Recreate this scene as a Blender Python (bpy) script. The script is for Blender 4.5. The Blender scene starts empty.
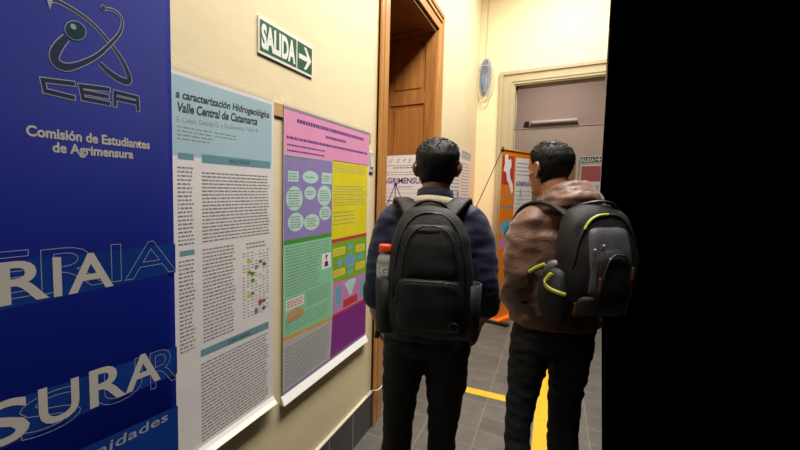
import bpy, bmesh, math, random
from mathutils import Vector, Matrix, noise
random.seed(7)
R = math.radians
C = bpy.context.scene.collection
scene = bpy.context.scene

# ------------------------------------------------------------------ camera, world, light, exposure
EYE = Vector((0, 0, 1.5))
YAW, PITCH, ROLL = 0.544116, -0.0785184, 0.00741862
fwd = Vector((-math.sin(YAW) * math.cos(PITCH), math.cos(YAW) * math.cos(PITCH), math.sin(PITCH)))
rgt = Vector((math.cos(YAW), math.sin(YAW), 0)); upv = rgt.cross(fwd)
r2 = math.cos(ROLL) * rgt + math.sin(ROLL) * upv
u2 = -math.sin(ROLL) * rgt + math.cos(ROLL) * upv
cd = bpy.data.cameras.new('camera'); cam = bpy.data.objects.new('camera', cd); C.objects.link(cam)
cd.sensor_fit = 'HORIZONTAL'; cd.sensor_width = 36.0; cd.lens = 420.6 / 800 * 36.0
cd.shift_x = 0.125; cd.clip_start = 0.05
m = Matrix((r2, u2, -fwd)).transposed().to_4x4(); m.translation = EYE
cam.matrix_world = m
scene.camera = cam

wd = bpy.data.worlds.new('world'); scene.world = wd; wd.use_nodes = True
wd.node_tree.nodes['Background'].inputs[0].default_value = (0, 0, 0, 1)
wd.node_tree.nodes['Background'].inputs[1].default_value = 0.0

def area(name, loc, sx, sy, power, col=(1, 0.93, 0.80), rot=(0, 0, 0)):
    l = bpy.data.lights.new(name, 'AREA'); l.shape = 'RECTANGLE'; l.size = sx; l.size_y = sy
    l.energy = power; l.color = col
    o = bpy.data.objects.new(name, l); o.location = loc; o.rotation_euler = rot; C.objects.link(o); return o
area('ceiling_lamp_far', (0.12, 4.9, 4.2), 0.40, 1.4, 78, (1, .95, .86))
area('ceiling_lamp_near', (0.0, 2.0, 4.2), 0.80, 3.0, 200, (1, .95, .87))
area('next_room_fill', (0.0, 7.6, 3.8), 0.3, 1.2, 33, (1, .93, .86))  # added fill light to brighten the room beyond, not an actual fitting

vs = scene.view_settings
scene.display_settings.display_device = 'sRGB'
vs.view_transform = 'Standard'; vs.look = 'None'; vs.gamma = 1; vs.use_curve_mapping = False
vs.exposure = 0.0

# ------------------------------------------------------------------ materials
def lin(c):
    return tuple(((x / 255) / 12.92 if x / 255 <= .04045 else ((x / 255 + .055) / 1.055) ** 2.4) for x in c) + (1,)

def mat(name, rgb, rough=.6, metal=0, vary=.08, vscale=8, bump=0, bscale=60, spec=.5, sheen=0, alpha=1, trans=0, stretch=(1, 1, 1)):
    mt = bpy.data.materials.new(name); mt.use_nodes = True
    nt = mt.node_tree; b = nt.nodes['Principled BSDF']; L = nt.links
    tc = nt.nodes.new('ShaderNodeTexCoord'); mp = nt.nodes.new('ShaderNodeMapping'); mp.inputs['Scale'].default_value = stretch
    L.new(tc.outputs['Object'], mp.inputs[0])
    n = nt.nodes.new('ShaderNodeTexNoise'); n.inputs['Scale'].default_value = vscale; n.inputs['Detail'].default_value = 4
    L.new(mp.outputs[0], n.inputs['Vector'])
    rp = nt.nodes.new('ShaderNodeValToRGB'); c = lin(rgb)
    rp.color_ramp.elements[0].position = .3; rp.color_ramp.elements[1].position = .7
    rp.color_ramp.elements[0].color = tuple(x * (1 - vary) for x in c[:3]) + (1,)
    rp.color_ramp.elements[1].color = tuple(min(1, x * (1 + vary)) for x in c[:3]) + (1,)
    L.new(n.outputs['Fac'], rp.inputs[0]); L.new(rp.outputs[0], b.inputs['Base Color'])
    b.inputs['Roughness'].default_value = rough; b.inputs['Metallic'].default_value = metal
    b.inputs['Specular IOR Level'].default_value = spec
    if sheen: b.inputs['Sheen Weight'].default_value = sheen
    if trans: b.inputs['Transmission Weight'].default_value = trans
    b.inputs['Alpha'].default_value = alpha
    if bump:
        n2 = nt.nodes.new('ShaderNodeTexNoise'); n2.inputs['Scale'].default_value = bscale; n2.inputs['Detail'].default_value = 5
        L.new(mp.outputs[0], n2.inputs['Vector'])
        bp = nt.nodes.new('ShaderNodeBump'); bp.inputs['Strength'].default_value = bump; bp.inputs['Distance'].default_value = .01
        L.new(n2.outputs['Fac'], bp.inputs['Height']); L.new(bp.outputs[0], b.inputs['Normal'])
    return mt

def wood(name, rgb, dark, rough=.4, axis='Z'):
    mt = bpy.data.materials.new(name); mt.use_nodes = True
    nt = mt.node_tree; b = nt.nodes['Principled BSDF']; L = nt.links
    tc = nt.nodes.new('ShaderNodeTexCoord'); mp = nt.nodes.new('ShaderNodeMapping')
    mp.inputs['Scale'].default_value = {'Z': (14, 14, .8), 'Y': (14, .8, 14), 'X': (.8, 14, 14)}[axis]
    n = nt.nodes.new('ShaderNodeTexNoise'); n.inputs['Scale'].default_value = 2.2; n.inputs['Detail'].default_value = 6; n.inputs['Distortion'].default_value = .6
    L.new(tc.outputs['Object'], mp.inputs[0]); L.new(mp.outputs[0], n.inputs['Vector'])
    rp = nt.nodes.new('ShaderNodeValToRGB'); rp.color_ramp.elements[0].position = .3; rp.color_ramp.elements[1].position = .7
    rp.color_ramp.elements[0].color = lin(dark); rp.color_ramp.elements[1].color = lin(rgb)
    L.new(n.outputs['Fac'], rp.inputs[0]); L.new(rp.outputs[0], b.inputs['Base Color'])
    b.inputs['Roughness'].default_value = rough
    bp = nt.nodes.new('ShaderNodeBump'); bp.inputs['Strength'].default_value = .12; bp.inputs['Distance'].default_value = .004
    L.new(n.outputs['Fac'], bp.inputs['Height']); L.new(bp.outputs[0], b.inputs['Normal'])
    return mt

def tile_mat():
    mt = bpy.data.materials.new('grey_floor_tile'); mt.use_nodes = True
    nt = mt.node_tree; b = nt.nodes['Principled BSDF']; L = nt.links
    tc = nt.nodes.new('ShaderNodeTexCoord'); mp = nt.nodes.new('ShaderNodeMapping'); mp.inputs['Location'].default_value = (.055, .02, 0)
    L.new(tc.outputs['Object'], mp.inputs[0])
    br = nt.nodes.new('ShaderNodeTexBrick'); br.offset = 0; br.inputs['Scale'].default_value = 1
    br.inputs['Brick Width'].default_value = .30; br.inputs['Row Height'].default_value = .20
    br.inputs['Mortar Size'].default_value = .005; br.inputs['Mortar Smooth'].default_value = .3
    br.inputs['Color1'].default_value = lin((96, 93, 90)); br.inputs['Color2'].default_value = lin((84, 82, 80)); br.inputs['Mortar'].default_value = lin((116, 113, 108))
    L.new(mp.outputs[0], br.inputs['Vector'])
    n = nt.nodes.new('ShaderNodeTexNoise'); n.inputs['Scale'].default_value = 9; n.inputs['Detail'].default_value = 6
    L.new(tc.outputs['Object'], n.inputs['Vector'])
    mx = nt.nodes.new('ShaderNodeMix'); mx.data_type = 'RGBA'; mx.blend_type = 'OVERLAY'; mx.inputs[0].default_value = .45
    L.new(br.outputs['Color'], mx.inputs[6]); L.new(n.outputs['Fac'], mx.inputs[7]); L.new(mx.outputs[2], b.inputs['Base Color'])
    b.inputs['Roughness'].default_value = .42
    bp = nt.nodes.new('ShaderNodeBump'); bp.inputs['Strength'].default_value = .3; bp.inputs['Distance'].default_value = .003; bp.invert = True
    L.new(br.outputs['Fac'], bp.inputs['Height']); L.new(bp.outputs[0], b.inputs['Normal'])
    return mt

M = {
 'wall': mat('cream_wall_paint', (240, 222, 180), .75, vary=.025, vscale=2.5, bump=.12, bscale=14),
 'wall_far': mat('pinkish_grey_wall_paint', (208, 188, 172), .8, vary=.03, vscale=2, bump=.1, bscale=14),
 'wall_far_up': mat('muted_upper_wall_paint', (190, 166, 154), .8, vary=.03, vscale=2, bump=.1, bscale=14),
 'ceiling': mat('white_ceiling_paint', (240, 234, 218), .85, vary=.02),
 'tile': tile_mat(),
 'skirt': mat('dark_grey_skirting_tile', (74, 73, 72), .45, vary=.18, vscale=14, bump=.1),
 'skirt_top': mat('pale_grout', (205, 198, 180), .7, vary=.08),
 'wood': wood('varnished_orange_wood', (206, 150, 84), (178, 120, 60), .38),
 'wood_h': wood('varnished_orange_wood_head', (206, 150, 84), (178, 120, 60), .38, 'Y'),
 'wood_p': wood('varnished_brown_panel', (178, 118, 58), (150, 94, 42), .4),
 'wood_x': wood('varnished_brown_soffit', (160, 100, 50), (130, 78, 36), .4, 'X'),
 'wood_far': wood('tan_door_wood', (150, 116, 84), (128, 96, 66), .5),
 'cream_wood': mat('cream_gloss_paint', (178, 163, 128), .5, vary=.04, vscale=5, bump=.05, bscale=20),
 'yellow': mat('yellow_floor_paint', (232, 182, 28), .55, vary=.1, vscale=20, bump=.1, bscale=80),
 'kraft': mat('brown_wood_strip', (196, 158, 104), .6, vary=.12, vscale=12, stretch=(1, .2, 4)),
 'paper': mat('white_poster_paper', (234, 229, 227), .55, vary=.02, vscale=3, bump=.15, bscale=7),
 'paper_bright': mat('bright_white_paper', (245, 243, 240), .5, vary=.01),
 'film': mat('clear_film_edge', (226, 218, 200), .18, vary=.02, alpha=.5),
 'ink': mat('dark_print_ink', (50, 48, 54), .6, vary=.1),
 'ink2': mat('grey_print_ink', (150, 146, 146), .6, vary=.1),
 'ink3': mat('mid_print_ink', (140, 136, 138), .6, vary=.1),
 'lblue': mat('light_blue_print', (172, 200, 212), .5, vary=.07, vscale=4),
 'tealbar': mat('teal_bar_print', (108, 152, 166), .5, vary=.06),
 'pink': mat('pink_print', (234, 156, 196), .5, vary=.03),
 'pink2': mat('mauve_print', (206, 132, 184), .5, vary=.04),
 'lav': mat('lavender_print', (150, 134, 192), .5, vary=.05),
 'mint': mat('mint_print', (142, 210, 168), .5, vary=.05),
 'palemint': mat('pale_mint_print', (190, 226, 214), .5, vary=.04),
 'green': mat('green_print', (74, 152, 62), .5, vary=.05),
 'green2': mat('leaf_green_print', (128, 176, 48), .5, vary=.05),
 'lemon': mat('yellow_print', (234, 220, 36), .5, vary=.04),
 'red': mat('red_print', (196, 58, 60), .5, vary=.05),
 'purple': mat('purple_print', (142, 34, 142), .5, vary=.06),
 'greyp': mat('grey_print', (188, 188, 188), .5, vary=.08, vscale=3),
 'orangel': mat('orange_line_print', (226, 160, 60), .5, vary=.05),
 'skyblue': mat('sky_blue_print', (112, 176, 206), .5, vary=.06),
 'violet': mat('violet_print', (92, 44, 128), .5, vary=.05),
 'cellred': mat('brick_red_cell', (176, 92, 84), .5), 'cellgrey': mat('mauve_grey_cell', (110, 88, 104), .5),
 'cellgreen': mat('green_cell', (96, 148, 84), .5), 'cellyel': mat('yellow_cell', (206, 190, 70), .5), 'cellblue': mat('blue_cell', (96, 148, 172), .5),
 'skinprint': mat('skin_print', (206, 164, 130), .5),
 'bannerblue': mat('royal_blue_banner_vinyl', (8, 21, 100), .62, vary=.10, vscale=3, bump=.05, bscale=6, spec=.04),
 'bandblue': mat('lighter_blue_print', (24, 62, 146), .62, vary=.2, vscale=5, spec=.04),
 'bandblue2': mat('mid_blue_print', (24, 64, 150), .62, vary=.15, vscale=5, spec=.04),
 'logodark': mat('slate_blue_print', (40, 50, 84), .4, vary=.12, vscale=30),
 'silver': mat('silver_white_print', (176, 178, 190), .45, vary=.05),
 'offwhite': mat('off_white_print', (214, 208, 200), .45, vary=.03),
 'ball': mat('dark_green_print', (20, 66, 74), .35, vary=.3, vscale=40),
 'signgreen': mat('sign_green', (30, 88, 54), .4, vary=.03),
 'signwhite': mat('sign_white', (238, 240, 232), .4, vary=.02),
 'metal': mat('brushed_aluminium', (176, 176, 178), .35, metal=.9, vary=.03),
 'blackmetal': mat('black_metal', (24, 24, 26), .4, metal=.3),
 'orange': mat('orange_banner_vinyl', (238, 132, 30), .45, vary=.06, vscale=4),
 'cableblue': mat('blue_cable_jacket', (126, 150, 188), .45, vary=.12, vscale=30),
 'cablewhite': mat('pale_cable_jacket', (210, 206, 190), .5),
 'plastic': mat('off_white_plastic', (200, 196, 184), .45, vary=.03),
 'tube': mat('pale_lamp_diffuser', (214, 202, 192), .4, vary=.03),
 'skin': mat('warm_skin', (186, 132, 104), .5, vary=.06, vscale=30, bump=.06, bscale=200),
 'skin2': mat('warm_tan_skin', (178, 124, 96), .5, vary=.06, vscale=30, bump=.06, bscale=200),
 'hair': mat('black_hair', (16, 13, 13), .6, vary=.3, vscale=60, spec=.3),
 'eye': mat('eye_white', (230, 226, 220), .2),
 'navy': mat('navy_jacket_fabric', (15, 23, 56), .68, vary=.14, vscale=10, bump=.25, bscale=160, sheen=.1),
 'beige': mat('beige_knit', (224, 212, 178), .8, vary=.08, bump=.3, bscale=200),
 'blackcloth': mat('black_trouser_fabric', (12, 12, 14), .85, vary=.2, bump=.25, bscale=160),
 'jeans': mat('charcoal_denim', (28, 30, 33), .85, vary=.25, vscale=22, bump=.3, bscale=220),
 'brown': mat('brown_hoodie_fabric', (110, 76, 61), .5, vary=.12, vscale=9, bump=.3, bscale=90, sheen=.25),
 'pack': mat('black_backpack_nylon', (9, 9.5, 11), .65, vary=.15, bump=.35, bscale=220),
 'pack2': mat('charcoal_backpack_nylon', (15, 15.5, 18), .6, vary=.15, bump=.35, bscale=220),
 'packedge': mat('dark_grey_piping', (28, 29, 31), .5),
 'greypanel': mat('grey_backpack_panel', (84, 84, 90), .45, vary=.12, bump=.25, bscale=160),
 'hiviz': mat('yellow_reflective_tape', (184, 190, 72), .35, vary=.06),
 'zipper': mat('copper_zip_pull', (112, 66, 46), .4, metal=.4),
 'capor': mat('orange_bottle_cap', (238, 84, 34), .4, vary=.03),
 'bottle': mat('cloudy_clear_plastic', (172, 172, 168), .18, vary=.05, vscale=18, alpha=.85),
 'shoe': mat('dark_shoe_leather', (34, 32, 32), .5), 'sole': mat('grey_shoe_sole', (120, 118, 114), .7),
}

# ------------------------------------------------------------------ helpers
def obj(name, bm, mt, parent=None, smooth=False):
    bmesh.ops.recalc_face_normals(bm, faces=bm.faces)
    me = bpy.data.meshes.new(name); bm.to_mesh(me); bm.free()
    if mt is not None: me.materials.append(mt if not isinstance(mt, str) else M[mt])
    if smooth:
        for p in me.polygons: p.use_smooth = True
    o = bpy.data.objects.new(name, me); C.objects.link(o)
    if parent is not None: o.parent = parent
    return o

def tag(o, label, cat, group=None):
    o['label'] = label; o['category'] = cat
    if group: o['group'] = group
    return o

def thing(name, label, cat, loc=(0, 0, 0), rz=0, group=None):
    o = bpy.data.objects.new(name, None); C.objects.link(o); o.empty_display_size = .1
    o.location = loc; o.rotation_euler = (0, 0, R(rz)); return tag(o, label, cat, group)

def struct(o): o['kind'] = 'structure'; return o

def box(bm, a, b, bevel=0):
    x0, y0, z0 = a; x1, y1, z1 = b
    vs_ = [bm.verts.new(p) for p in ((x0,y0,z0),(x1,y0,z0),(x1,y1,z0),(x0,y1,z0),(x0,y0,z1),(x1,y0,z1),(x1,y1,z1),(x0,y1,z1))]
    fs = [bm.faces.new([vs_[i] for i in f]) for f in ((0,3,2,1),(4,5,6,7),(0,1,5,4),(1,2,6,5),(2,3,7,6),(3,0,4,7))]
    if bevel:
        es = set(e for f in fs for e in f.edges)
        bmesh.ops.bevel(bm, geom=list(es), offset=bevel, segments=2, affect='EDGES', profile=.7)
    return bm

def BX(a, b, bevel=0): return box(bmesh.new(), a, b, bevel)

def cat(p0, p1, p2, p3, t):
    return .5 * ((2*p1) + (p2-p0)*t + (2*p0-5*p1+4*p2-p3)*t*t + (3*p1-p0-3*p2+p3)*t*t*t)

def spline(pts, k):
    P = [Vector(p) for p in pts]; out = []
    for i in range(len(P)-1):
        a = P[max(i-1, 0)]; d = P[min(i+2, len(P)-1)]
        for j in range(k): out.append(cat(a, P[i], P[i+1], d, j/k))
    out.append(P[-1]); return out

def limb(bm, pts, radii, n=16, k=4, ref=(1, 0, 0), caps=True, power=2):
    """closed loft along a smooth path; a radius is a number or (a along ref, b across)"""
    rr = [Vector((r, r, 0)) if not isinstance(r, (tuple, list)) else Vector((r[0], r[1], 0)) for r in radii]
    P = spline(pts, k) if k > 1 else [Vector(p) for p in pts]
    Q = spline(rr, k) if k > 1 else rr
    rings = []
    N = len(P); ref = Vector(ref)
    def frame(i):
        t = (P[min(i+1, N-1)] - P[max(i-1, 0)]).normalized()
        a = ref - t * ref.dot(t)
        if a.length < .1: a = Vector((0, 1, 0)) - t * t.y
        a.normalize(); return t, a, t.cross(a)
    def ring(c, a, b, ra, rb):
        out = []
        for q in range(n):
            th = 2*math.pi*q/n; cs, sn = math.cos(th), math.sin(th)
            e = 2/power
            out.append(bm.verts.new(c + a*(ra*math.copysign(abs(cs)**e, cs)) + b*(rb*math.copysign(abs(sn)**e, sn))))
        return out
    if caps:
        t, a, b = frame(0)
        for s in (.95, .75, .4):
            q = math.sqrt(1-s*s); h = min(Q[0].x, Q[0].y)
            rings.append(ring(P[0]-t*h*s, a, b, Q[0].x*q, Q[0].y*q))
    for i in range(N):
        t, a, b = frame(i); rings.append(ring(P[i], a, b, max(Q[i].x, .0005), max(Q[i].y, .0005)))
    if caps:
        t, a, b = frame(N-1)
        for s in (.4, .75, .95):
            q = math.sqrt(1-s*s); h = min(Q[-1].x, Q[-1].y)
            rings.append(ring(P[-1]+t*h*s, a, b, Q[-1].x*q, Q[-1].y*q))
    for A, B in zip(rings, rings[1:]):
        for q in range(n): bm.faces.new((A[q], A[(q+1) % n], B[(q+1) % n], B[q]))
    bm.faces.new(rings[0][::-1]); bm.faces.new(rings[-1])
    return bm

def tube(bm, pts, r, n=8, k=1): return limb(bm, pts, [r]*len(pts), n, k, caps=False)

def stack(bm, rows, n=36, k=4, caps=True):
    """closed loft of horizontal superellipses: (z, cx, cy, half width, half depth, power)"""
    V5 = []
    P = spline([(r[1], r[2], r[0]) for r in rows], k)
    Q = spline([(r[3], r[4], r[5]) for r in rows], k)
    rings = []
    for p, q in zip(P, Q):
        rg = []
        for i in range(n):
            th = 2*math.pi*i/n; cs, sn = math.cos(th), math.sin(th); e = 2/max(q.z, 1.2)
            rg.append(bm.verts.new((p.x + q.x*math.copysign(abs(cs)**e, cs), p.y + q.y*math.copysign(abs(sn)**e, sn), p.z)))
        rings.append(rg)
    for A, B in zip(rings, rings[1:]):
        for i in range(n): bm.faces.new((A[i], A[(i+1) % n], B[(i+1) % n], B[i]))
    if caps: bm.faces.new(rings[0][::-1]); bm.faces.new(rings[-1])
    return bm

def lathe(bm, prof, c=(0, 0, 0), n=24):
    rings = []
    for r, z in prof:
        rings.append([bm.verts.new((c[0]+r*math.cos(2*math.pi*i/n), c[1]+r*math.sin(2*math.pi*i/n), c[2]+z)) for i in range(n)])
    for A, B in zip(rings, rings[1:]):
        for i in range(n): bm.faces.new((A[i], A[(i+1) % n], B[(i+1) % n], B[i]))
    bm.faces.new(rings[0][::-1]); bm.faces.new(rings[-1]); return bm

def ellipsoid(bm, c, r, rot=None, u=20, v=12):
    mt = Matrix.Translation(c) @ (rot.to_4x4() if rot else Matrix()) @ Matrix.Diagonal((r[0], r[1], r[2], 1))
    bmesh.ops.create_uvsphere(bm, u_segments=u, v_segments=v, radius=1, matrix=mt); return bm

def fuse(name, bm, mt, parent, voxel=.008, smooth=6, disp=None):
    """overlapping closed shapes made into one continuous surface"""
    o = obj(name, bm, mt, parent)
    md = o.modifiers.new('r', 'REMESH'); md.mode = 'VOXEL'; md.voxel_size = voxel
    sm = o.modifiers.new('s', 'SMOOTH'); sm.factor = .5; sm.iterations = smooth
    dg = bpy.context.evaluated_depsgraph_get(); dg.update()
    me = bpy.data.meshes.new_from_object(o.evaluated_get(dg)); o.modifiers.clear()
    old = o.data; o.data = me; me.name = name; bpy.data.meshes.remove(old)
    if not me.materials: me.materials.append(M[mt] if isinstance(mt, str) else mt)
    if disp:
        ns = [v.normal.copy() for v in me.vertices]
        for v, nn in zip(me.vertices, ns): v.co += nn * disp(v.co)
    for p in me.polygons: p.use_smooth = True
    me.update(); return o

# ---- flat prints: local x to the right, z up, the viewer on the -y side; k is the ink layer
LAY = .00008
def poly(bm, pts, k):
    bm.faces.new([bm.verts.new((u, -LAY*k, v)) for u, v in pts]); return bm
def rect(bm, u0, v0, u1, v1, k): return poly(bm, ((u0, v0), (u1, v0), (u1, v1), (u0, v1)), k)
def RC(*a): return rect(bmesh.new(), *a)
def PL(pts, k): return poly(bmesh.new(), pts, k)
def disc(bm, cu, cv, ru, rv, k, n=28):
    return poly(bm, [(cu+ru*math.cos(2*math.pi*i/n), cv+rv*math.sin(2*math.pi*i/n)) for i in range(n)], k)
def words(bm, u0, v0, u1, v1, rows, k, h=.45, wl=(.012, .035), ragged=.1, gap=.006):
    """lines of unreadable small print: one short bar per word"""
    st = (v1-v0)/rows
    for i in range(rows):
        v = v1-st*(i+.5); u = u0; end = u1-(random.random()*ragged*(u1-u0))
        while u < end-.004:
            w = min(random.uniform(*wl), end-u)
            rect(bm, u, v-st*h/2, u+w, v+st*h/2, k); u += w+gap
    return bm
def ribbon(bm, pts, w, k):
    """flat stroke with its own width at each point"""
    P = [Vector((p[0], p[1], 0)) for p in pts]; P2 = spline(P, 6) if len(P) > 2 and not isinstance(w, str) else P
    W = w if isinstance(w, (list, tuple)) else [w]*len(pts)
    Wv = [x.x for x in spline([(x, 0, 0) for x in W], 6)] if len(P) > 2 else W
    L_, R_ = [], []
    for i, p in enumerate(P2):
        t = (P2[min(i+1, len(P2)-1)]-P2[max(i-1, 0)]).normalized(); nn = Vector((-t.y, t.x, 0))
        a = p+nn*Wv[i]/2; b = p-nn*Wv[i]/2
        L_.append(bm.verts.new((a.x, -LAY*k, a.y))); R_.append(bm.verts.new((b.x, -LAY*k, b.y)))
    for i in range(len(P2)-1): bm.faces.new((L_[i], R_[i], R_[i+1], L_[i+1]))
    return bm
def segs(bm, paths, w, k):
    """straight strokes with square mitred ends, for blocky letters"""
    kk = k
    for path in paths:
        for (a, b) in zip(path, path[1:]):
            A, B = Vector(a), Vector(b); t = (B-A).normalized(); nn = Vector((-t.y, t.x))*w/2; A = A-t*w/2; B = B+t*w/2
            kk += .03
            poly(bm, [tuple(A+nn), tuple(A-nn), tuple(B-nn), tuple(B+nn)], kk if kk < k+.8 else k)
    return bm

def glyphs(s, bold=0, spacing=1.0):
    cu = bpy.data.curves.new('t', 'FONT'); cu.body = s; cu.fill_mode = 'FRONT'; cu.offset = bold; cu.space_character = spacing
    cu.resolution_u = 4
    o = bpy.data.objects.new('t', cu); C.objects.link(o)
    dg = bpy.context.evaluated_depsgraph_get(); dg.update()
    me = bpy.data.meshes.new_from_object(o.evaluated_get(dg))
    bpy.data.objects.remove(o); bpy.data.curves.remove(cu)
    xs = [v.co.x for v in me.vertices]; ys = [v.co.y for v in me.vertices]
    return me, min(xs), max(xs), min(ys), max(ys)
def letters(name, s, quad, k, mt, parent, bold=0, spacing=1.0, base=None, outline=0, italic=0):
    """text filling the quad (bottom left, bottom right, top right, top left)"""
    me, x0, x1, y0, y1 = glyphs(s, bold, spacing)
    if base: y0, y1 = base
    q = [Vector(p) for p in quad]
    def mp(x, y):
        a = (x-x0)/(x1-x0); b = (y-y0)/(y1-y0); a += italic*(b-.5)
        p = (q[0]*(1-a)+q[1]*a)*(1-b) + (q[3]*(1-a)+q[2]*a)*b
        return p
    bm = bmesh.new(); bm.from_mesh(me); bpy.data.meshes.remove(me)
    for v in bm.verts:
        p = mp(v.co.x, v.co.y); v.co = (p.x, -LAY*k, p.y)
    if outline:
        es = [(e.verts[0].co.copy(), e.verts[1].co.copy()) for e in bm.edges if len(e.link_faces) == 1]
        bm.free(); bm = bmesh.new()
        segs(bm, [((a.x, a.z), (b.x, b.z)) for a, b in es if (a-b).length > 1e-6], outline, k)
    return obj(name, bm, mt, parent)

# ------------------------------------------------------------------ the setting
LW = -0.955            # face of the left wall
BWY = 6.2              # face of the back wall
XR = .441               # the photo shows nothing of the hall beyond here
D0, D1, DZ = 2.62, 3.89, 2.94   # doorway in the left wall
bm = bmesh.new()       # floor: as much of it as the photo shows
vsb = [(-2.2, -1.2), (-.02, -1.2), (.082, 0.0), (.303, 2.94), (.455, 4.95), (.552, 6.24), (.80, 9.4), (-2.2, 9.4)]
lo = [bm.verts.new((x, y, -.06)) for x, y in vsb]; hi = [bm.verts.new((x, y, 0)) for x, y in vsb]
bm.faces.new(hi); bm.faces.new(lo[::-1])
for i in range(len(vsb)): j = (i+1) % len(vsb); bm.faces.new((lo[i], lo[j], hi[j], hi[i]))
struct(obj('floor', bm, 'tile'))
bm = bmesh.new()
box(bm, (LW-.5, -1.2, 0), (LW, D0, 4.3)); box(bm, (LW-.5, D1, 0), (LW, BWY+.22, 4.3)); box(bm, (LW-.5, D0, DZ), (LW, D1, 4.3))
struct(obj('wall_left', bm, 'wall'))
bm = bmesh.new()
B0, BZ = -.52, 2.905
box(bm, (LW, BWY, 0), (B0-.002, BWY+.22, 4.3)); box(bm, (B0-.002, BWY, BZ+.002), (XR, BWY+.22, 4.3))
struct(obj('wall_back', bm, 'wall'))
struct(obj('ceiling', BX((LW-.5, -1.2, 4.3), (XR, 9.4, 4.4)), 'ceiling'))
bm = BX((-2.2, 9.0, 0), (.660, 9.15, 2.71)); struct(obj('wall_far', bm, 'wall_far'))
struct(obj('wall_far_upper', BX((-2.2, 9.0, 2.71), (.660, 9.15, 4.3)), 'wall_far_up'))
struct(obj('wall_far_left', BX((-2.3, 6.42, 0), (-2.2, 9.15, 4.3)), 'wall_far'))
# skirting tiles
for nm, a, b in (('baseboard_left', (LW, -1.2, 0), (LW+.012, D0-.15, .225)), ('baseboard_left_far', (LW, D1+.15, 0), (LW+.012, BWY, .225))):
    o = struct(obj(nm, BX(a, b), 'skirt'))
    obj('top_edge', BX((a[0], a[1], b[2]), (b[0]+.003, b[1], b[2]+.008)), 'skirt_top', o)
    bm = bmesh.new(); y = b[1]-.3
    while y > a[1]: box(bm, (a[0], y-.0025, .0), (b[0]+.0006, y+.0025, b[2])); y -= .3
    obj('joint', bm, 'skirt_top', o)
struct(obj('baseboard_back', BX((LW+.012, BWY-.012, 0), (-.70, BWY, .225)), 'skirt'))

# panelled doorway in the left wall
d1 = bpy.data.objects.new('door_1', None); C.objects.link(d1); struct(d1)
CW = .155
def casing_jamb(y0, y1, inner):
    bm = BX((LW, y0, 0), (LW+.018, y1, DZ+CW), .003)
    e = y1 if inner > 0 else y0
    if inner > 0: box(bm, (LW, y0, 0), (LW+.027, y0+.035, DZ+CW), .004); box(bm, (LW, y0+.07, 0), (LW+.0225, y0+.085, DZ+CW-.07), .003)
    else: box(bm, (LW, y1-.035, 0), (LW+.027, y1, DZ+CW), .004); box(bm, (LW, y1-.085, 0), (LW+.0225, y1-.07, DZ+CW-.07), .003)
    return obj('door_casing', bm, 'wood', d1)
casing_jamb(D0-CW, D0+.004, 1); casing_jamb(D1-.004, D1+CW, -1)
bm = BX((LW, D0-CW, DZ-.004), (LW+.0185, D1+CW, DZ+CW), .003)
box(bm, (LW, D0-CW, DZ+CW-.035), (LW+.0275, D1+CW, DZ+CW+.001), .004); box(bm, (LW, D0-CW+.07, DZ+CW-.085), (LW+.0285, D1+CW-.07, DZ+CW-.07), .003)
obj('door_head_casing', bm, 'wood_h', d1)
XI = LW-.47            # depth of the reveal
obj('near_reveal', BX((XI, D0, 0), (LW-.001, D0+.02, DZ)), 'wood', d1)
def frame_panel(x0, x1, zs, y):
    """stiles and rails standing proud of recessed panels, facing -y"""
    bm = BX((x0, y, 0), (x1, y+.02, DZ)); st = .07
    box(bm, (x0, y-.014, 0), (x0+st, y, DZ), .003); box(bm, (x1-.085, y-.014, 0), (x1, y, DZ), .003)
    z = [0]+[q for p in zs for q in p]+[DZ]
    for a, b in zip(z[::2], z[1::2]): box(bm, (x0+st, y-.014, a), (x1-.085, y, b), .003)
    for (a, b) in zs:   # raised bevelled field
        box(bm, (x0+st+.035, y-.008, a+.035), (x1-.12, y, b-.035), .006)
    return bm
zs = [(.16, .62), (.72, 2.30), (2.405, 2.865)]
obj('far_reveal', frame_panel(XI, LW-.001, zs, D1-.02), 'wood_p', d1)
bm = BX((XI, D0+.02, DZ-.02), (LW-.001, D1-.02, DZ))
for a, b in ((D0+.02, D0+.10), (D1-.11, D1-.035)): box(bm, (XI, a, DZ-.034), (LW-.001, b, DZ-.02), .003)
box(bm, (XI, D0+.10, DZ-.034), (XI+.07, D1-.11, DZ-.02), .003); box(bm, (LW-.086, D0+.10, DZ-.034), (LW-.001, D1-.11, DZ-.02), .003)
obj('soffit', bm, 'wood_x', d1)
bm = BX((XI-.04, D0+.02, 0), (XI-.002, D1-.02, DZ-.02))
for a, b in ((.1, .9), (1.05, 2.05), (2.2, 2.85)):
    for y0, y1 in ((D0+.12, D0+.58), (D0+.70, D1-.14)): box(bm, (XI-.002, y0, a), (XI+.008, y1, b), .004)
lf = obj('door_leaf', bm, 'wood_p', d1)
obj('handle', limb(bmesh.new(), [(XI+.002, 3.32, 1.05), (XI+.05, 3.32, 1.05), (XI+.05, 3.43, 1.05)], [.01]*3, 10, 3), 'metal', lf)

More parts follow.
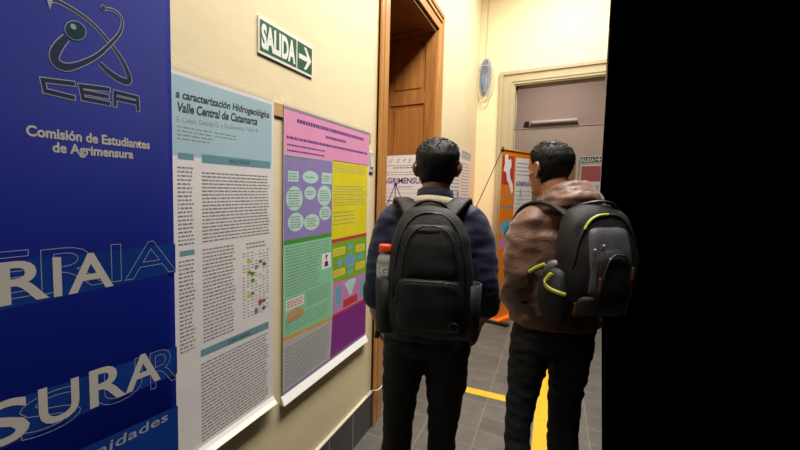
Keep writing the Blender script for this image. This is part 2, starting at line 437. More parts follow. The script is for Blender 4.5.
# cream painted doorway in the back wall
d2 = bpy.data.objects.new('door_2', None); C.objects.link(d2); struct(d2)
bm = BX((B0-.175, BWY-.02, 0), (B0, BWY, BZ+.17), .003); box(bm, (B0-.175, BWY-.04, 0), (B0-.13, BWY, BZ+.17), .006); box(bm, (B0-.05, BWY-.03, 0), (B0-.03, BWY, BZ+.03), .004)
obj('door_casing', bm, 'cream_wood', d2)
bm = BX((B0-.17, BWY-.021, BZ), (XR, BWY, BZ+.17), .003); box(bm, (B0-.174, BWY-.041, BZ+.125), (XR, BWY, BZ+.171), .006); box(bm, (B0-.04, BWY-.03, BZ+.03), (XR, BWY, BZ+.05), .004)
obj('door_head_casing', bm, 'cream_wood', d2)
bm = BX((B0-.0015, BWY, 0), (B0+.016, BWY+.24, BZ)); box(bm, (B0+.016, BWY+.10, 0), (B0+.03, BWY+.17, BZ-.03)); obj('door_jamb', bm, 'cream_wood', d2)
bm = BX((B0+.016, BWY, BZ-.016), (XR, BWY+.24, BZ+.0015)); box(bm, (B0+.03, BWY+.10, BZ-.03), (XR, BWY+.17, BZ-.016)); obj('head_jamb', bm, 'cream_wood', d2)
bm = bmesh.new()
for z in (.3, 1.5, 2.35): limb(bm, [(B0+.02, BWY+.092, z), (B0+.02, BWY+.092, z+.09)], [.008]*2, 10, 1)
obj('hinge', bm, 'metal', d2)

# far room fittings
d3 = bpy.data.objects.new('door_3', None); C.objects.link(d3); struct(d3)
bm = BX((-.55, 8.97, 0), (.285, 8.995, 2.07)); box(bm, (-.45, 8.96, .2), (.2, 8.97, .9), .004); box(bm, (-.45, 8.96, 1.05), (.2, 8.97, 1.95), .004)
obj('door_leaf', bm, 'wood_far', d3)
bm = BX((.285, 8.955, 0), (.335, 9.0, 2.12)); box(bm, (-.60, 8.955, 0), (-.55, 9.0, 2.12)); box(bm, (-.55, 8.955, 2.07), (.285, 9.0, 2.12)); obj('door_frame', bm, 'wall_far', d3)
struct(obj('trim_1', BX((-2.2, 8.985, 2.70), (.660, 9.0, 2.716)), 'wall_far'))

# yellow stripes painted on the floor
t = tag(obj('floor_stripe', bmesh.new(), 'yellow'), 'yellow stripe painted across the corridor over the grey tiles', 'floor marking', 'yellow floor stripes')
bm = bmesh.new(); box(bm, (LW+.35, 3.28, 0), (-.13, 3.375, .002)); bm.to_mesh(t.data); bm.free(); 
t = tag(obj('floor_stripe', bmesh.new(), 'yellow'), 'yellow stripe running along the corridor between the legs of the person in the brown hoodie', 'floor marking', 'yellow floor stripes')
bm = bmesh.new(); box(bm, (-.052, 1.4, 0), (.043, 5.0, .0022)); bm.to_mesh(t.data); bm.free()

# ------------------------------------------------------------------ wall pieces
# wooden strip the posters hang from
tag(obj('hanging_strip', BX((LW, .15, 1.797), (LW+.006, 2.375, 1.848), .001), 'kraft'), 'thin brown wooden strip on the cream wall behind the tops of the posters', 'wall strip')

def sheet(w, h, mt='paper', curl=0, nx=24, nz=90, seed=0, name='sheet', parent=None, x0=0, z0=0):
    """a sheet with a slight wave and thickness, bottom edge lifting off the wall"""
    bm = bmesh.new(); G = []
    for j in range(nz+1):
        row = []
        for i in range(nx+1):
            q = j/nz*h; y = -curl*max(0, 1-q/.034)**2
            row.append(bm.verts.new((x0+w*i/nx, y, z0+h*j/nz)))
        G.append(row)
    for j in range(nz):
        for i in range(nx): bm.faces.new((G[j][i], G[j][i+1], G[j+1][i+1], G[j+1][i]))
    ret = bmesh.ops.extrude_face_region(bm, geom=bm.faces[:])
    for v in ret['geom']:
        if isinstance(v, bmesh.types.BMVert): v.co.y += .0012
    return obj(name, bm, mt, parent)

# white hydrogeology poster; local origin at its lower left corner
p1 = thing('poster', 'white research poster with pale blue header and small coloured table, beside the blue banner', 'poster', (LW+.009, .47, .645), 90, 'posters on the left wall')
sheet(.893, 1.2, 'paper', curl=.022, name='paper_sheet', parent=p1)
obj('film_strip', RC(.0, 1.2005, .893, 1.235, 1), 'film', p1)
obj('header_panel', RC(.02, .958, .877, 1.188, 1), 'lblue', p1)
bt = (-.0, .72)
letters('title_lettering', 'a caracterización Hidrogeológica', ((.399, 1.119), (.863, 1.130), (.863, 1.158), (.399, 1.148)), 3, 'ink', p1, .032, base=(-.14, .73), italic=.012)
letters('title_lettering', 'Valle Central de Catamarca', ((.402, 1.084), (.788, 1.097), (.788, 1.125), (.402, 1.113)), 3, 'ink', p1, .032, base=(-.02, .73), italic=.012)
letters('author_lettering', 'E. Celeri, Gabriel G. y Dudkiewicz, Pablo R.', ((.401, 1.052), (.794, 1.068), (.794, 1.086), (.401, 1.071)), 3, 'ink3', p1, 0, base=(-.14, .73))
for q, rows in (((.402, 1.002, .55, 1.048), 4), ((.56, 1.026, .675, 1.048), 2)): obj('small_print', words(bmesh.new(), *q, rows, 3, .3), 'ink3', p1)
for q in ((.403, .948, .466, .967), (.5, .943, .87, .97), (.405, .66, .465, .676)): obj('section_bar', RC(*q, 2), 'tealbar', p1)
obj('section_bar', PL(((.486, .325), (.858, .316), (.858, .345), (.486, .348)), 2), 'tealbar', p1)
letters('section_lettering', 'RESULTADOS', ((.63, .950), (.74, .951), (.74, .964), (.63, .963)), 3, 'ink', p1, .01)
letters('section_lettering', 'CONCLUSIONES', ((.62, .327), (.74, .325), (.74, .337), (.62, .339)), 3, 'ink', p1, .01)
for q, rows, wl, rg in (((.40, .69, .466, .93), 20, (.006, .02), .15), ((.40, .36, .466, .65), 24, (.006, .02), .15), ((.5, .69, .866, .918), 20, (.008, .03), .05),
        ((.5, .365, .66, .675), 26, (.006, .022), .12), ((.487, .036, .858, .305), 23, (.008, .03), .06), ((.72, .645, .84, .672), 2, (.01, .02), .1)):
    obj('body_text', words(bmesh.new(), *q, rows, 3, .40, wl, rg, .004), 'ink3', p1)
bm = bmesh.new()
for i in range(22):
    for j in range(7):
        u = .70+.024*j; v = .395+.0112*i
        if random.random() < .85: rect(bm, u, v, u+random.uniform(.008, .017), v+.0035, 3)
obj('table_figures', bm, 'ink2', p1)
cells = {'cellyel': [(.737, .601), (.734, .563), (.742, .556), (.735, .473)], 'cellred': [(.805, .592), (.803, .44), (.803, .430)], 'cellblue': [(.781, .574), (.779, .41), (.779, .400)],
         'cellgrey': [(.829, .578), (.827, .436), (.827, .407)], 'cellgreen': [(.758, .552), (.758, .527), (.757, .478)]}
for c, l in cells.items():
    for u, v in l: obj('table_cell', RC(u-.011, v-.006, u+.011, v+.006, 4), c, p1)

# colourful poster
p2 = thing('poster', 'colourful poster with pink header and yellow, lavender, mint and purple blocks', 'poster', (LW+.009, 1.433, .607), 90, 'posters on the left wall')
sheet(.908, 1.242, 'paper', name='paper_sheet', parent=p2)
obj('film_strip', RC(.0, 1.236, .914, 1.275, 1), 'film', p2)
obj('top_line', RC(.0, 1.226, .908, 1.238, 2), 'ink3', p2)
bm = bmesh.new(); ring = [(-.0005, .031), (-.016, -.004), (-.013, -.006), (.0014, -.001), (.0014, .031)]
A_ = [bm.verts.new((-.012, y, z)) for y, z in ring]; B2_ = [bm.verts.new((.912, y, z)) for y, z in ring]
for i in range(5): bm.faces.new((A_[i], A_[(i+1) % 5], B2_[(i+1) % 5], B2_[i]))
bm.faces.new(A_[::-1]); bm.faces.new(B2_); obj('bottom_strip', bm, 'paper_bright', p2)
obj('header_block', RC(.002, 1.047, .906, 1.232, 1), 'pink', p2)
for q, rows, h, wl, g in (((.10, 1.172, .83, 1.212), 1, .40, (.008, .022), .005), ((.36, 1.136, .6, 1.172), 1, .36, (.008, .02), .005), ((.02, 1.100, .88, 1.132), 1, .36, (.006, .018), .004), ((.025, 1.052, .36, 1.098), 2, .30, (.006, .02), .004)):
    obj('header_print', words(bmesh.new(), *q, rows, 3, h, wl, .02, g), 'violet', p2)
lavender_ = obj('lavender_block', RC(.002, .692, .436, 1.045, 1), 'lav', p2)
obj('green_line', RC(.002, .672, .436, .692, 1), 'green', p2)
mint_ = obj('mint_block', PL(((.0, .282), (.458, .258), (.436, .672), (.002, .672)), 1), 'mint', p2)
obj('orange_line', PL(((.0, .268), (.458, .246), (.458, .258), (.0, .282)), 2), 'orangel', p2)
grey_ = obj('grey_block', PL(((.0, .048), (.437, .036), (.458, .246), (.0, .268)), 1), 'greyp', p2)
obj('blue_line', RC(.0, .033, .9, .046, 3), 'lav', p2)
yellow_ = obj('yellow_block', RC(.436, .655, .892, 1.05, 1), 'lemon', p2)
obj('red_line', RC(.436, .637, .893, .655, 1), 'red', p2)
leaf_green_ = obj('leaf_green_block', PL(((.455, .432), (.897, .417), (.893, .637), (.438, .637)), 1), 'green2', p2)
mauve_ = obj('mauve_block', PL(((.458, .263), (.905, .258), (.897, .417), (.455, .432)), 1), 'pink2', p2)
purple_ = obj('purple_block', PL(((.437, .046), (.903, .046), (.905, .256), (.458, .262)), 2), 'purple', p2)
obj('purple_top_line', PL(((.458, .256), (.905, .25), (.905, .261), (.458, .266)), 3), 'red', p2)
def printed(o, blocks, mt='ink3'):
    for q, rows, h, wl, rg in blocks: obj('small_print', words(bmesh.new(), *q, rows, 3, h, wl, rg, .004), mt, o)
for shape, cu, cv, w, rows in ((RC(.032, .936, .116, .98, 2), .074, .958, .07, 3), (RC(.325, .932, .43, .985, 2), .378, .958, .08, 3)) + tuple(
        (disc(bmesh.new(), *c, 2), c[0], c[1], w, r) for c, w, r in (((.221, .959, .072, .028), .09, 1), ((.085, .865, .066, .052), .095, 7), ((.219, .888, .053, .03), .07, 2), ((.355, .876, .07, .048), .1, 5), ((.365, .792, .06, .034), .08, 4), ((.097, .764, .065, .04), .09, 5), ((.236, .756, .072, .037), .1, 4))):
    o = obj('bubble', shape, 'palemint', p2)
    printed(o, [((cu-w/2, cv-rows*.0055, cu+w/2, cv+rows*.0055), rows, .42, (.008, .03), .2)])
S4 = (.01, .04)
printed(lavender_, [((.02, 1.03, .24, 1.042), 1, .6, S4, .1)])
printed(mint_, [((.02, .60, .42, .665), 5, .28, S4, .1), ((.02, .53, .32, .60), 5, .28, S4, .25), ((.02, .45, .33, .53), 6, .28, S4, .15), ((.19, .37, .43, .445), 6, .28, S4, .15), ((.02, .29, .42, .355), 5, .28, S4, .1)])
printed(grey_, [((.015, .06, .43, .235), 12, .34, (.01, .05), .1)])
printed(yellow_, [((.45, .99, .88, 1.04), 5, .2, (.01, .05), .15), ((.45, .82, .88, .93), 8, .2, (.01, .05), .2), ((.45, .72, .80, .80), 4, .18, (.01, .05), .3)])
printed(purple_, [((.47, .07, .88, .245), 8, .3, (.01, .05), .1)], 'violet')
c0 = obj('photo_card', RC(.336, .52, .43, .594, 3), 'paper_bright', p2)
bm = bmesh.new(); disc(bm, .383, .573, .011, .012, 4); obj('figure_skin', bm, 'skinprint', c0)
bm = bmesh.new(); poly(bm, ((.36, .53), (.406, .53), (.398, .556), (.368, .556)), 5); disc(bm, .383, .582, .012, .006, 5); obj('figure_dark', bm, 'violet', c0)
bm = bmesh.new(); rect(bm, .02, .392, .17, .436, 2); c1 = obj('picture_bubble', bm, 'paper', p2)
bm = bmesh.new(); disc(bm, .10, .36, .07, .026, 2); rect(bm, .03, .335, .07, .37, 3); obj('picture_scene', bm, 'kraft', c1)
bm = bmesh.new(); words(bm, .03, .398, .16, .43, 3, 3, .45); obj('picture_print', bm, 'red', c1)
for q, t in (((.455, .566, .598, .607), (.467, .572, .588, .60)), ((.738, .555, .866, .596), (.75, .56, .855, .59)), ((.463, .456, .6, .494), (.475, .461, .59, .489)), ((.742, .452, .87, .494), (.755, .457, .86, .489))):
    printed(obj('yellow_box', RC(*q, 2), 'lemon', p2), [(t, 3, .35, (.01, .03), .15)])
printed(obj('blue_circle', disc(bmesh.new(), .667, .523, .08, .036, 2), 'skyblue', p2), [((.61, .50, .725, .548), 4, .35, (.01, .03), .15)])
for pts in (((.63, .585), (.71, .585), (.70, .60), (.67, .615), (.64, .60)), ((.63, .47), (.71, .47), (.70, .455), (.67, .442), (.64, .455)),
        ((.50, .525), (.53, .545), (.56, .545), (.56, .508), (.53, .508)), ((.86, .525), (.83, .545), (.79, .545), (.79, .508), (.83, .508))):
    obj('blue_arrow', PL(pts, 2), 'skyblue', p2)
for q in ((.485, .30, .56, .40), (.80, .29, .87, .40)):
    printed(obj('blue_box', RC(*q, 2), 'skyblue', p2), [((q[0]+.01, q[1]+.01, q[2]-.01, q[3]-.01), 5, .35, (.01, .03), .15)])
bm = bmesh.new(); poly(bm, ((.60, .40), (.75, .40), (.70, .345), (.69, .325), (.66, .325), (.65, .345)), 2); disc(bm, .675, .40, .075, .014, 3); obj('funnel_shape', bm, 'palemint', p2)
obj('red_box', RC(.585, .272, .77, .315, 2), 'red', p2)

# exit sign on the left wall
sg = thing('exit_sign', 'green and white SALIDA exit sign with a right arrow high on the left wall', 'sign', (LW+.0055, 1.268, 2.006), 90, 'exit signs')
obj('sign_plate', BX((0, 0, 0), (.40, .005, .132)), 'signwhite', sg)
bm = bmesh.new(); rect(bm, .008, .010, .262, .122, 6); rect(bm, .270, .010, .392, .122, 6); obj('sign_field', bm, 'signgreen', sg)
letters('sign_lettering', 'SALIDA', ((.018, .020), (.254, .020), (.254, .112), (.018, .112)), 7, 'signwhite', sg, .045, 1.0)
bm = bmesh.new(); rect(bm, .282, .056, .362, .076, 7); poly(bm, ((.322, .112), (.342, .112), (.386, .066), (.342, .020), (.322, .020), (.360, .066)), 8); obj('sign_arrow', bm, 'signwhite', sg)

# switch box half hidden behind the colourful poster
sw = thing('light_switch', 'small off-white switch plate on the wall at the right edge of the colourful poster', 'switch', (LW, 2.35, 1.62), 90)
obj('switch_plate', BX((0, -.008, 0), (.075, 0, .118), .003), 'plastic', sw)
obj('switch_rocker', BX((.022, -.013, .03), (.053, -.008, .088), .002), 'paper', sw)

# paper poster further along the left wall
p3 = thing('poster', 'white printed paper poster on the left wall just beyond the panelled doorway', 'poster', (LW+.003, 4.62, 1.30), 90, 'posters on the left wall')
sheet(1.22, .725, 'paper', name='paper_sheet', parent=p3)
bm = bmesh.new(); poly(bm, ((.56, .60), (1.19, .60), (1.19, .705), (.56, .705)), 1); obj('header_panel', bm, 'greyp', p3)
bm = bmesh.new(); words(bm, .6, .615, 1.15, .70, 2, 2, .4, (.03, .1), .1, .02); words(bm, .05, .05, .5, .6, 14, 2, .35, (.02, .07), .1, .012); words(bm, .6, .05, 1.15, .57, 14, 2, .3, (.02, .07), .1, .012); obj('small_print', bm, 'ink2', p3)
obj('picture_block', RC(.36, .06, .48, .22, 3), 'lav', p3)

# poster standing against the far reveal of the panelled doorway
p4 = thing('poster', 'white poster with purple AGRIMENSURA lettering and a tripod drawing in the panelled doorway', 'poster', (-1.455, D1-.037, .95), 0)
sheet(.497, .895, 'paper', name='paper_sheet', parent=p4)
zb = -.95
bm = bmesh.new(); disc(bm, .052, 1.808+zb, .018, .02, 1); obj('emblem', bm, 'ink3', p4)
letters('header_lettering', 'II  E P E A', ((.105, 1.778+zb), (.375, 1.773+zb), (.375, 1.810+zb), (.105, 1.815+zb)), 1, 'ink3', p4, 0, 1.15, italic=.04)
bm = bmesh.new(); rect(bm, .06, 1.748+zb, .47, 1.754+zb, 1); words(bm, .14, 1.715+zb, .46, 1.745+zb, 1, 1, .45); words(bm, .05, 1.655+zb, .46, 1.70+zb, 2, 1, .3)
for i in range(9): rect(bm, .04, 1.53-.035*i+zb, .46, 1.533-.035*i+zb, 1)
obj('small_print', bm, 'ink2', p4)
letters('title_lettering', 'AGRIMENSURA', ((.043, 1.586+zb), (.482, 1.580+zb), (.482, 1.636+zb), (.042, 1.640+zb)), 2, 'violet', p4, .03)
obj('teal_line', RC(.19, 1.55+zb, .33, 1.558+zb, 2), 'tealbar', p4)
bm = bmesh.new(); segs(bm, [((.165, 1.572+zb), (.055, 1.30+zb)), ((.168, 1.572+zb), (.164, 1.30+zb)), ((.171, 1.572+zb), (.29, 1.30+zb)), ((.098, 1.42+zb), (.235, 1.42+zb))], .008, 2); disc(bm, .168, 1.575+zb, .018, .016, 2)
for u in (.103, .164, .232): poly(bm, ((u-.012, 1.43+zb), (u+.012, 1.43+zb), (u, 1.40+zb)), 3)
obj('tripod_drawing', bm, 'violet', p4)

# white cable end clipped over the skirting at the door casing
cb = tag(obj('cable', limb(bmesh.new(), [(LW+.006, 2.40, .236), (LW+.012, 2.46, .238), (LW+.045, 2.475, .245), (LW+.05, 2.55, .25), (LW+.05, 2.60, .275), (LW+.034, 2.64, .30)], [.004]*6, 8, 4), 'cablewhite', smooth=True), 'short white cable lying on the skirting edge beside the door casing', 'cable')

# coil of cable hanging in the corner
ck = thing('cable_coil', 'hanging bundle of blue cable tied up high in the corner by the cream doorway', 'cable', (-.868, BWY-.03, 2.88))
bm = bmesh.new()
for i in range(9):
    a = random.uniform(-.05, .05); w = random.uniform(.012, .055); h = random.uniform(.17, .25); d = random.uniform(-.02, .02); ph = random.uniform(-.3, .3)
    pts = [(a*.6+w*math.sin(q)+ph*.02*math.cos(q), d+.012*math.sin(3*q+i), .16+h*math.cos(q)*(1 if math.cos(q) < 0 else .95)) for q in [2*math.pi*j/18 for j in range(19)]]
    tube(bm, pts, .0036, 6)
obj('coil_loops', bm, 'cableblue', ck, True)
bm = bmesh.new()
for w, h, x in ((.09, .27, -.02), (.11, .25, .01), (.085, .34, .0)):
    tube(bm, [(x+w*math.sin(q), .0+.01*math.cos(2*q), .11+h*math.cos(q)*(1 if math.cos(q) < 0 else .9)) for q in [2*math.pi*j/24 for j in range(25)]], .004, 6)
obj('loose_loop', bm, 'cablewhite', ck, True)
obj('cable_tie', limb(bmesh.new(), [(-.035, -.025, .30), (0, -.032, .302), (.035, -.025, .30)], [.006]*3, 8, 3), 'cablewhite', ck, True)
obj('drop_cable', tube(bmesh.new(), [(0, 0, .36), (.003, .01, .6), (0, .022, .8), (.002, .022, 1.4)], .0045, 6, 4), 'cablewhite', ck, True)

# ------------------------------------------------------------------ blue roll-up banner; local origin at its lower right corner
bn = thing('roll_up_banner', 'tall royal blue roll-up banner with CEA atom logo standing in front of the left wall', 'banner', (-.70, .635, 0), 90)
W = .62
bm = bmesh.new(); nx = 28
for j, (z0, z1) in enumerate(((.09, 2.03),)):
    fr = []
    for i in range(nx+1):
        u = -W+W*i/nx; e = max(0, (u+.02)/.02); y = .004*e*e
        fr.append((u, y))
    a = [bm.verts.new((u, y, z0)) for u, y in fr]; b = [bm.verts.new((u, y, z1)) for u, y in fr]
    a2 = [bm.verts.new((u, y+.0015, z0)) for u, y in fr]; b2 = [bm.verts.new((u, y+.0015, z1)) for u, y in fr]
    for i in range(nx):
        bm.faces.new((a[i], a[i+1], b[i+1], b[i])); bm.faces.new((a2[i], b2[i], b2[i+1], a2[i+1]))
        bm.faces.new((a[i], a2[i], a2[i+1], a[i+1])); bm.faces.new((b[i], b[i+1], b2[i+1], b2[i]))
    bm.faces.new((a[0], b[0], b2[0], a2[0])); bm.faces.new((a[-1], a2[-1], b2[-1], b[-1]))
obj('banner_sheet', bm, 'bannerblue', bn, True)
obj('top_rail', BX((-W, -.008, 2.025), (0, .012, 2.05), .003), 'metal', bn)
obj('base_cassette', BX((-W-.02, -.04, .015), (.02, .06, .09), .012), 'metal', bn)
for u in (-W+.08, -.08): obj('foot', BX((u-.02, -.13, 0), (u+.02, .15, .015), .004), 'blackmetal', bn)
obj('support_pole', limb(bmesh.new(), [(-W/2, .035, .09), (-W/2, .02, 2.03)], [.008]*2, 10, 1), 'metal', bn)
# logo letters C E A: slate strokes with a silver edge
PATH = {'letter_c': [[(-.216, 1.678), (-.265, 1.673), (-.262, 1.657), (-.217, 1.655)]],
        'letter_e': [[(-.151, 1.682), (-.203, 1.677), (-.199, 1.657), (-.151, 1.657)], [(-.201, 1.668), (-.153, 1.669)]],
        'letter_a': [[(-.138, 1.657), (-.137, 1.680), (-.089, 1.679), (-.088, 1.657)], [(-.138, 1.669), (-.088, 1.669)]]}
for nme, ps in PATH.items():
    o = obj(nme, segs(bmesh.new(), ps, .0098, 2), 'silver', bn)
    obj('letter_fill', segs(bmesh.new(), ps, .0066, 3), 'logodark', o)
o1 = [(-.252, 1.796), (-.238, 1.803), (-.21, 1.799), (-.176, 1.787), (-.144, 1.764), (-.124, 1.745), (-.111, 1.725), (-.106, 1.710), (-.113, 1.704), (-.130, 1.706), (-.150, 1.714), (-.166, 1.724)]
w1 = [.003, .006, .006, .006, .0065, .008, .010, .011, .012, .012, .010, .008]
o2 = [(-.154, 1.822), (-.134, 1.825), (-.119, 1.815), (-.123, 1.792), (-.144, 1.764), (-.173, 1.734), (-.205, 1.712), (-.228, 1.702), (-.243, 1.706), (-.245, 1.718), (-.237, 1.734), (-.225, 1.750)]
w2 = [.004, .005, .005, .006, .0065, .008, .010, .013, .015, .016, .015, .012]
for nme, pth, ww, k in (('orbit_swoosh', o1, w1, 2), ('orbit_swoosh', o2, w2, 4)):
    o = obj(nme, ribbon(bmesh.new(), pth, [x+.0018 for x in ww], k), 'silver', bn)
    obj('swoosh_fill', ribbon(bmesh.new(), pth, [max(.0008, x-.0014) for x in ww], k+1), 'logodark', o)
bm = bmesh.new(); poly(bm, [(-.2085+.0185*math.cos(q)+.004*math.sin(q), 1.7665+.0165*math.sin(q)) for q in [2*math.pi*i/32 for i in range(32)]], 6)
o = obj('nucleus_ring', bm, 'silver', bn)
bm = bmesh.new(); poly(bm, [(-.2085+.0172*math.cos(q)+.004*math.sin(q), 1.7665+.0152*math.sin(q)) for q in [2*math.pi*i/32 for i in range(32)]], 7); obj('nucleus', bm, 'ball', o)
bm = bmesh.new(); disc(bm, -.2125, 1.7715, .005, .0045, 8); obj('nucleus_glint', bm, 'silver', o)
bm = bmesh.new(); disc(bm, -.156, 1.822, .0055, .0055, 6); o = obj('electron', bm, 'silver', bn)
bm = bmesh.new(); disc(bm, -.156, 1.822, .0044, .0044, 7); obj('electron_fill', bm, 'ball', o)
bm = bmesh.new(); poly(bm, ((-.256, 1.806), (-.250, 1.785), (-.2445, 1.803)), 6); obj('orbit_tip', bm, 'silver', bn)
letters('name_lettering', 'Comisión de Estudiantes', ((-.293, 1.5835), (-.062, 1.5835), (-.062, 1.6005), (-.293, 1.6005)), 2, 'offwhite', bn, .034, base=(-.01, .74))
letters('name_lettering', 'de Agrimensura', ((-.254, 1.5615), (-.101, 1.5615), (-.101, 1.5785), (-.254, 1.5785)), 2, 'offwhite', bn, .034, base=(-.02, .74))
bm = PL(((-W, 1.318), (0, 1.323), (0, 1.386), (-W, 1.398)), 1); obj('light_band', bm, 'bandblue', bn)
for ch, u0, u1, z0, z1 in (('E', -.362, -.296, 1.335, 1.408), ('R', -.279, -.170, 1.332, 1.404), ('I', -.154, -.134, 1.330, 1.400), ('A', -.126, .0, 1.328, 1.398)):
    letters('outline_letter', ch, ((u0, z0), (u1, z0-.001), (u1, z1-.001), (u0, z1)), 2, 'silver', bn, 0, 1.0, outline=.0011)
for ch, u0, u1, z0, z1 in (('R', -.341, -.268, 1.326, 1.392), ('I', -.261, -.247, 1.324, 1.390), ('A', -.237, -.151, 1.323, 1.390)):
    letters('white_letter', ch, ((u0, z0), (u1, z0-.001), (u1, z1-.001), (u0, z1)), 4, 'offwhite', bn, .016 if ch != 'I' else 0)
bm = PL(((-W, 1.118), (0, 1.096), (0, 1.158), (-W, 1.195)), 1); obj('light_band', bm, 'bandblue', bn)
for ch, u0, u1, z0, z1 in (('S', -.320, -.222, 1.101, 1.168), ('U', -.192, -.092, 1.096, 1.169), ('R', -.072, -.001, 1.088, 1.165)):
    letters('outline_letter', ch, ((u0, z0), (u1, z0-.003), (u1, z1-.003), (u0, z1)), 2, 'silver', bn, 0, 1.0, outline=.0011)
for ch, u0, u1, z0, z1 in (('S', -.375, -.306, 1.113, 1.183), ('U', -.292, -.224, 1.111, 1.178), ('R', -.205, -.130, 1.106, 1.176), ('A', -.132, -.046, 1.104, 1.172)):
    letters('white_letter', ch, ((u0, z0), (u1, z0-.003), (u1, z1-.003), (u0, z1)), 4, 'offwhite', bn, .016)
bm = PL(((-W, .6), (0, .6), (0, 1.022), (-W, 1.075)), 1); obj('lower_blue_field', bm, 'bandblue2', bn)
letters('slogan_lettering', 'oportunidades', ((-.36, 1.018), (-.027, 1.0015), (-.030, 1.0225), (-.36, 1.040)), 3, 'silver', bn, .01, 1.05, base=(-.01, .74), italic=.015)

# ------------------------------------------------------------------ orange banner in the far doorway
ob = thing('roll_up_banner', 'orange banner with a white map and tripod panel standing before the cream doorway', 'banner', (-.535, 5.26, 0), 69.6)
OH = 2.0; OW = .82
sheet(OW, OH-.06, 'orange', name='banner_sheet', parent=ob, z0=.05)
obj('top_rail', BX((-.004, -.008, OH-.012), (OW+.004, .008, OH+.002), .003), 'orange', ob)
obj('corner_hook', limb(bmesh.new(), [(-.012, -.004, OH-.015), (.008, -.004, OH+.012)], [.014]*2, 12, 1), 'blackmetal', ob, True)
obj('base_bar', BX((-.02, -.06, 0), (OW+.02, .06, .045), .008), 'orange', ob)
obj('foot', BX((-.06, -.16, 0), (.02, .16, .03), .006), 'blackmetal', ob)
obj('support_pole', limb(bmesh.new(), [(OW/2, .045, .04), (OW/2, .02, OH)], [.008]*2, 8, 1), 'metal', ob)
obj('red_block', RC(.02, 1.60, .30, 1.93, 1), 'red', ob)
bm = PL(((.07, 1.93), (.14, 1.95), (.16, 1.88), (.22, 1.90), (.24, 1.82), (.20, 1.76), (.22, 1.68), (.28, 1.62), (.30, 1.52), (.26, 1.50), (.20, 1.60), (.14, 1.66), (.12, 1.74), (.05, 1.76), (.08, 1.84)), 2); obj('map_shape', bm, 'paper_bright', ob)
letters('date_lettering', '21 22 23', ((.03, 1.44), (.33, 1.44), (.33, 1.50), (.03, 1.50)), 1, 'ink3', ob)
bm = bmesh.new(); words(bm, .03, 1.30, .32, 1.38, 1, 1, .5, (.03, .08), 0, .015); obj('small_print', bm, 'ink3', ob)
bm = bmesh.new(); disc(bm, .18, 1.10, .15, .09, 1); disc(bm, .24, 1.04, .12, .08, 1); obj('blue_picture', bm, 'skyblue', ob)
bm = bmesh.new(); disc(bm, .16, .92, .14, .07, 1); obj('mauve_picture', bm, 'pink2', ob)
obj('white_panel', RC(.34, .85, .80, 1.92, 1), 'paper', ob)
letters('panel_lettering', 'AGRIMENSURA', ((.36, 1.585), (.78, 1.585), (.78, 1.645), (.36, 1.645)), 2, 'violet', ob, .03)
bm = bmesh.new(); segs(bm, [((.50, 1.56), (.40, 1.25)), ((.50, 1.56), (.50, 1.25)), ((.50, 1.56), (.62, 1.25))], .010, 2); words(bm, .37, 1.70, .78, 1.88, 4, 2, .3, (.02, .06), .1, .01); words(bm, .37, .95, .78, 1.55, 12, 2, .18, (.02, .06), .1, .01); obj('panel_print', bm, 'ink2', ob)
# taut black cord from the banner's corner to the wall
tag(obj('cord', limb(bmesh.new(), [(-.535, 5.255, 1.985), (-.74, 5.22, 1.44), (-.952, 5.18, .90)], [.0045]*3, 8, 2), 'blackmetal'), 'thin black cord slanting from the top corner of the orange banner to the left wall', 'cord')

# ------------------------------------------------------------------ things in the room beyond
fl = thing('wall_lamp', 'unlit fluorescent batten fixed high on the dim wall of the room beyond', 'lamp', (-.10, 9.0, 2.80))
obj('batten', BX((-.34, -.05, -.035), (.36, -.0, .035), .008), 'tube', fl)
obj('tube_diffuser', limb(bmesh.new(), [(-.33, -.075, -.005), (.35, -.075, -.005)], [.028]*2, 14, 1), 'tube', fl, True)
obj('cable_box', BX((-.45, -.05, -.05), (-.38, 0, .03), .004), 'blackmetal', fl)
s2 = thing('exit_sign', 'small SALIDA exit sign on the dim wall of the room beyond, above the red-topped notice', 'sign', (.325, 8.995, 2.04), 0, 'exit signs')
obj('sign_plate', BX((0, 0, 0), (.335, .004, .115)), 'signwhite', s2)
bm = bmesh.new(); rect(bm, .006, .008, .235, .107, 6); rect(bm, .243, .008, .33, .107, 6); obj('sign_field', bm, 'signgreen', s2)
letters('sign_lettering', 'SALIDA', ((.018, .022), (.225, .022), (.225, .092), (.018, .092)), 7, 'signwhite', s2, .02)
bm = bmesh.new(); rect(bm, .25, .05, .30, .066, 7); poly(bm, ((.275, .095), (.29, .095), (.325, .058), (.29, .02), (.275, .02), (.305, .058)), 8); obj('sign_arrow', bm, 'signwhite', s2)
nb = thing('notice_board', 'notice with dull red top half below the small exit sign in the next room', 'notice board', (.36, 8.99, 1.2), 0)
obj('board', BX((0, -.008, 0), (.30, .008, .80), .003), 'paper', nb)
obj('red_band', BX((.01, -.0095, .52), (.295, -.008, .79)), 'cellred', nb)
bm = bmesh.new(); box(bm, (.10, -.0095, .15), (.28, -.008, .46)); c0 = obj('pale_sheet', bm, 'greyp', nb)
bm = bmesh.new(); disc(bm, .21, .34, .045, .06, 18); obj('blue_mark', bm, 'cellblue', c0)

# ------------------------------------------------------------------ people
def nz(co, s, st=(1, 1, 1), off=0):
    return noise.noise(Vector((co.x*s*st[0]+off, co.y*s*st[1]+off, co.z*s*st[2])))
def folds(amp, s, st=(1, 1, 2.2), off=0):
    def f(co):
        a = nz(co, s, st, off); b = nz(co, s*2.3, st, off+5)
        return amp*(1-2*abs(a))*.9 + amp*.5*b - amp*.3
    return f

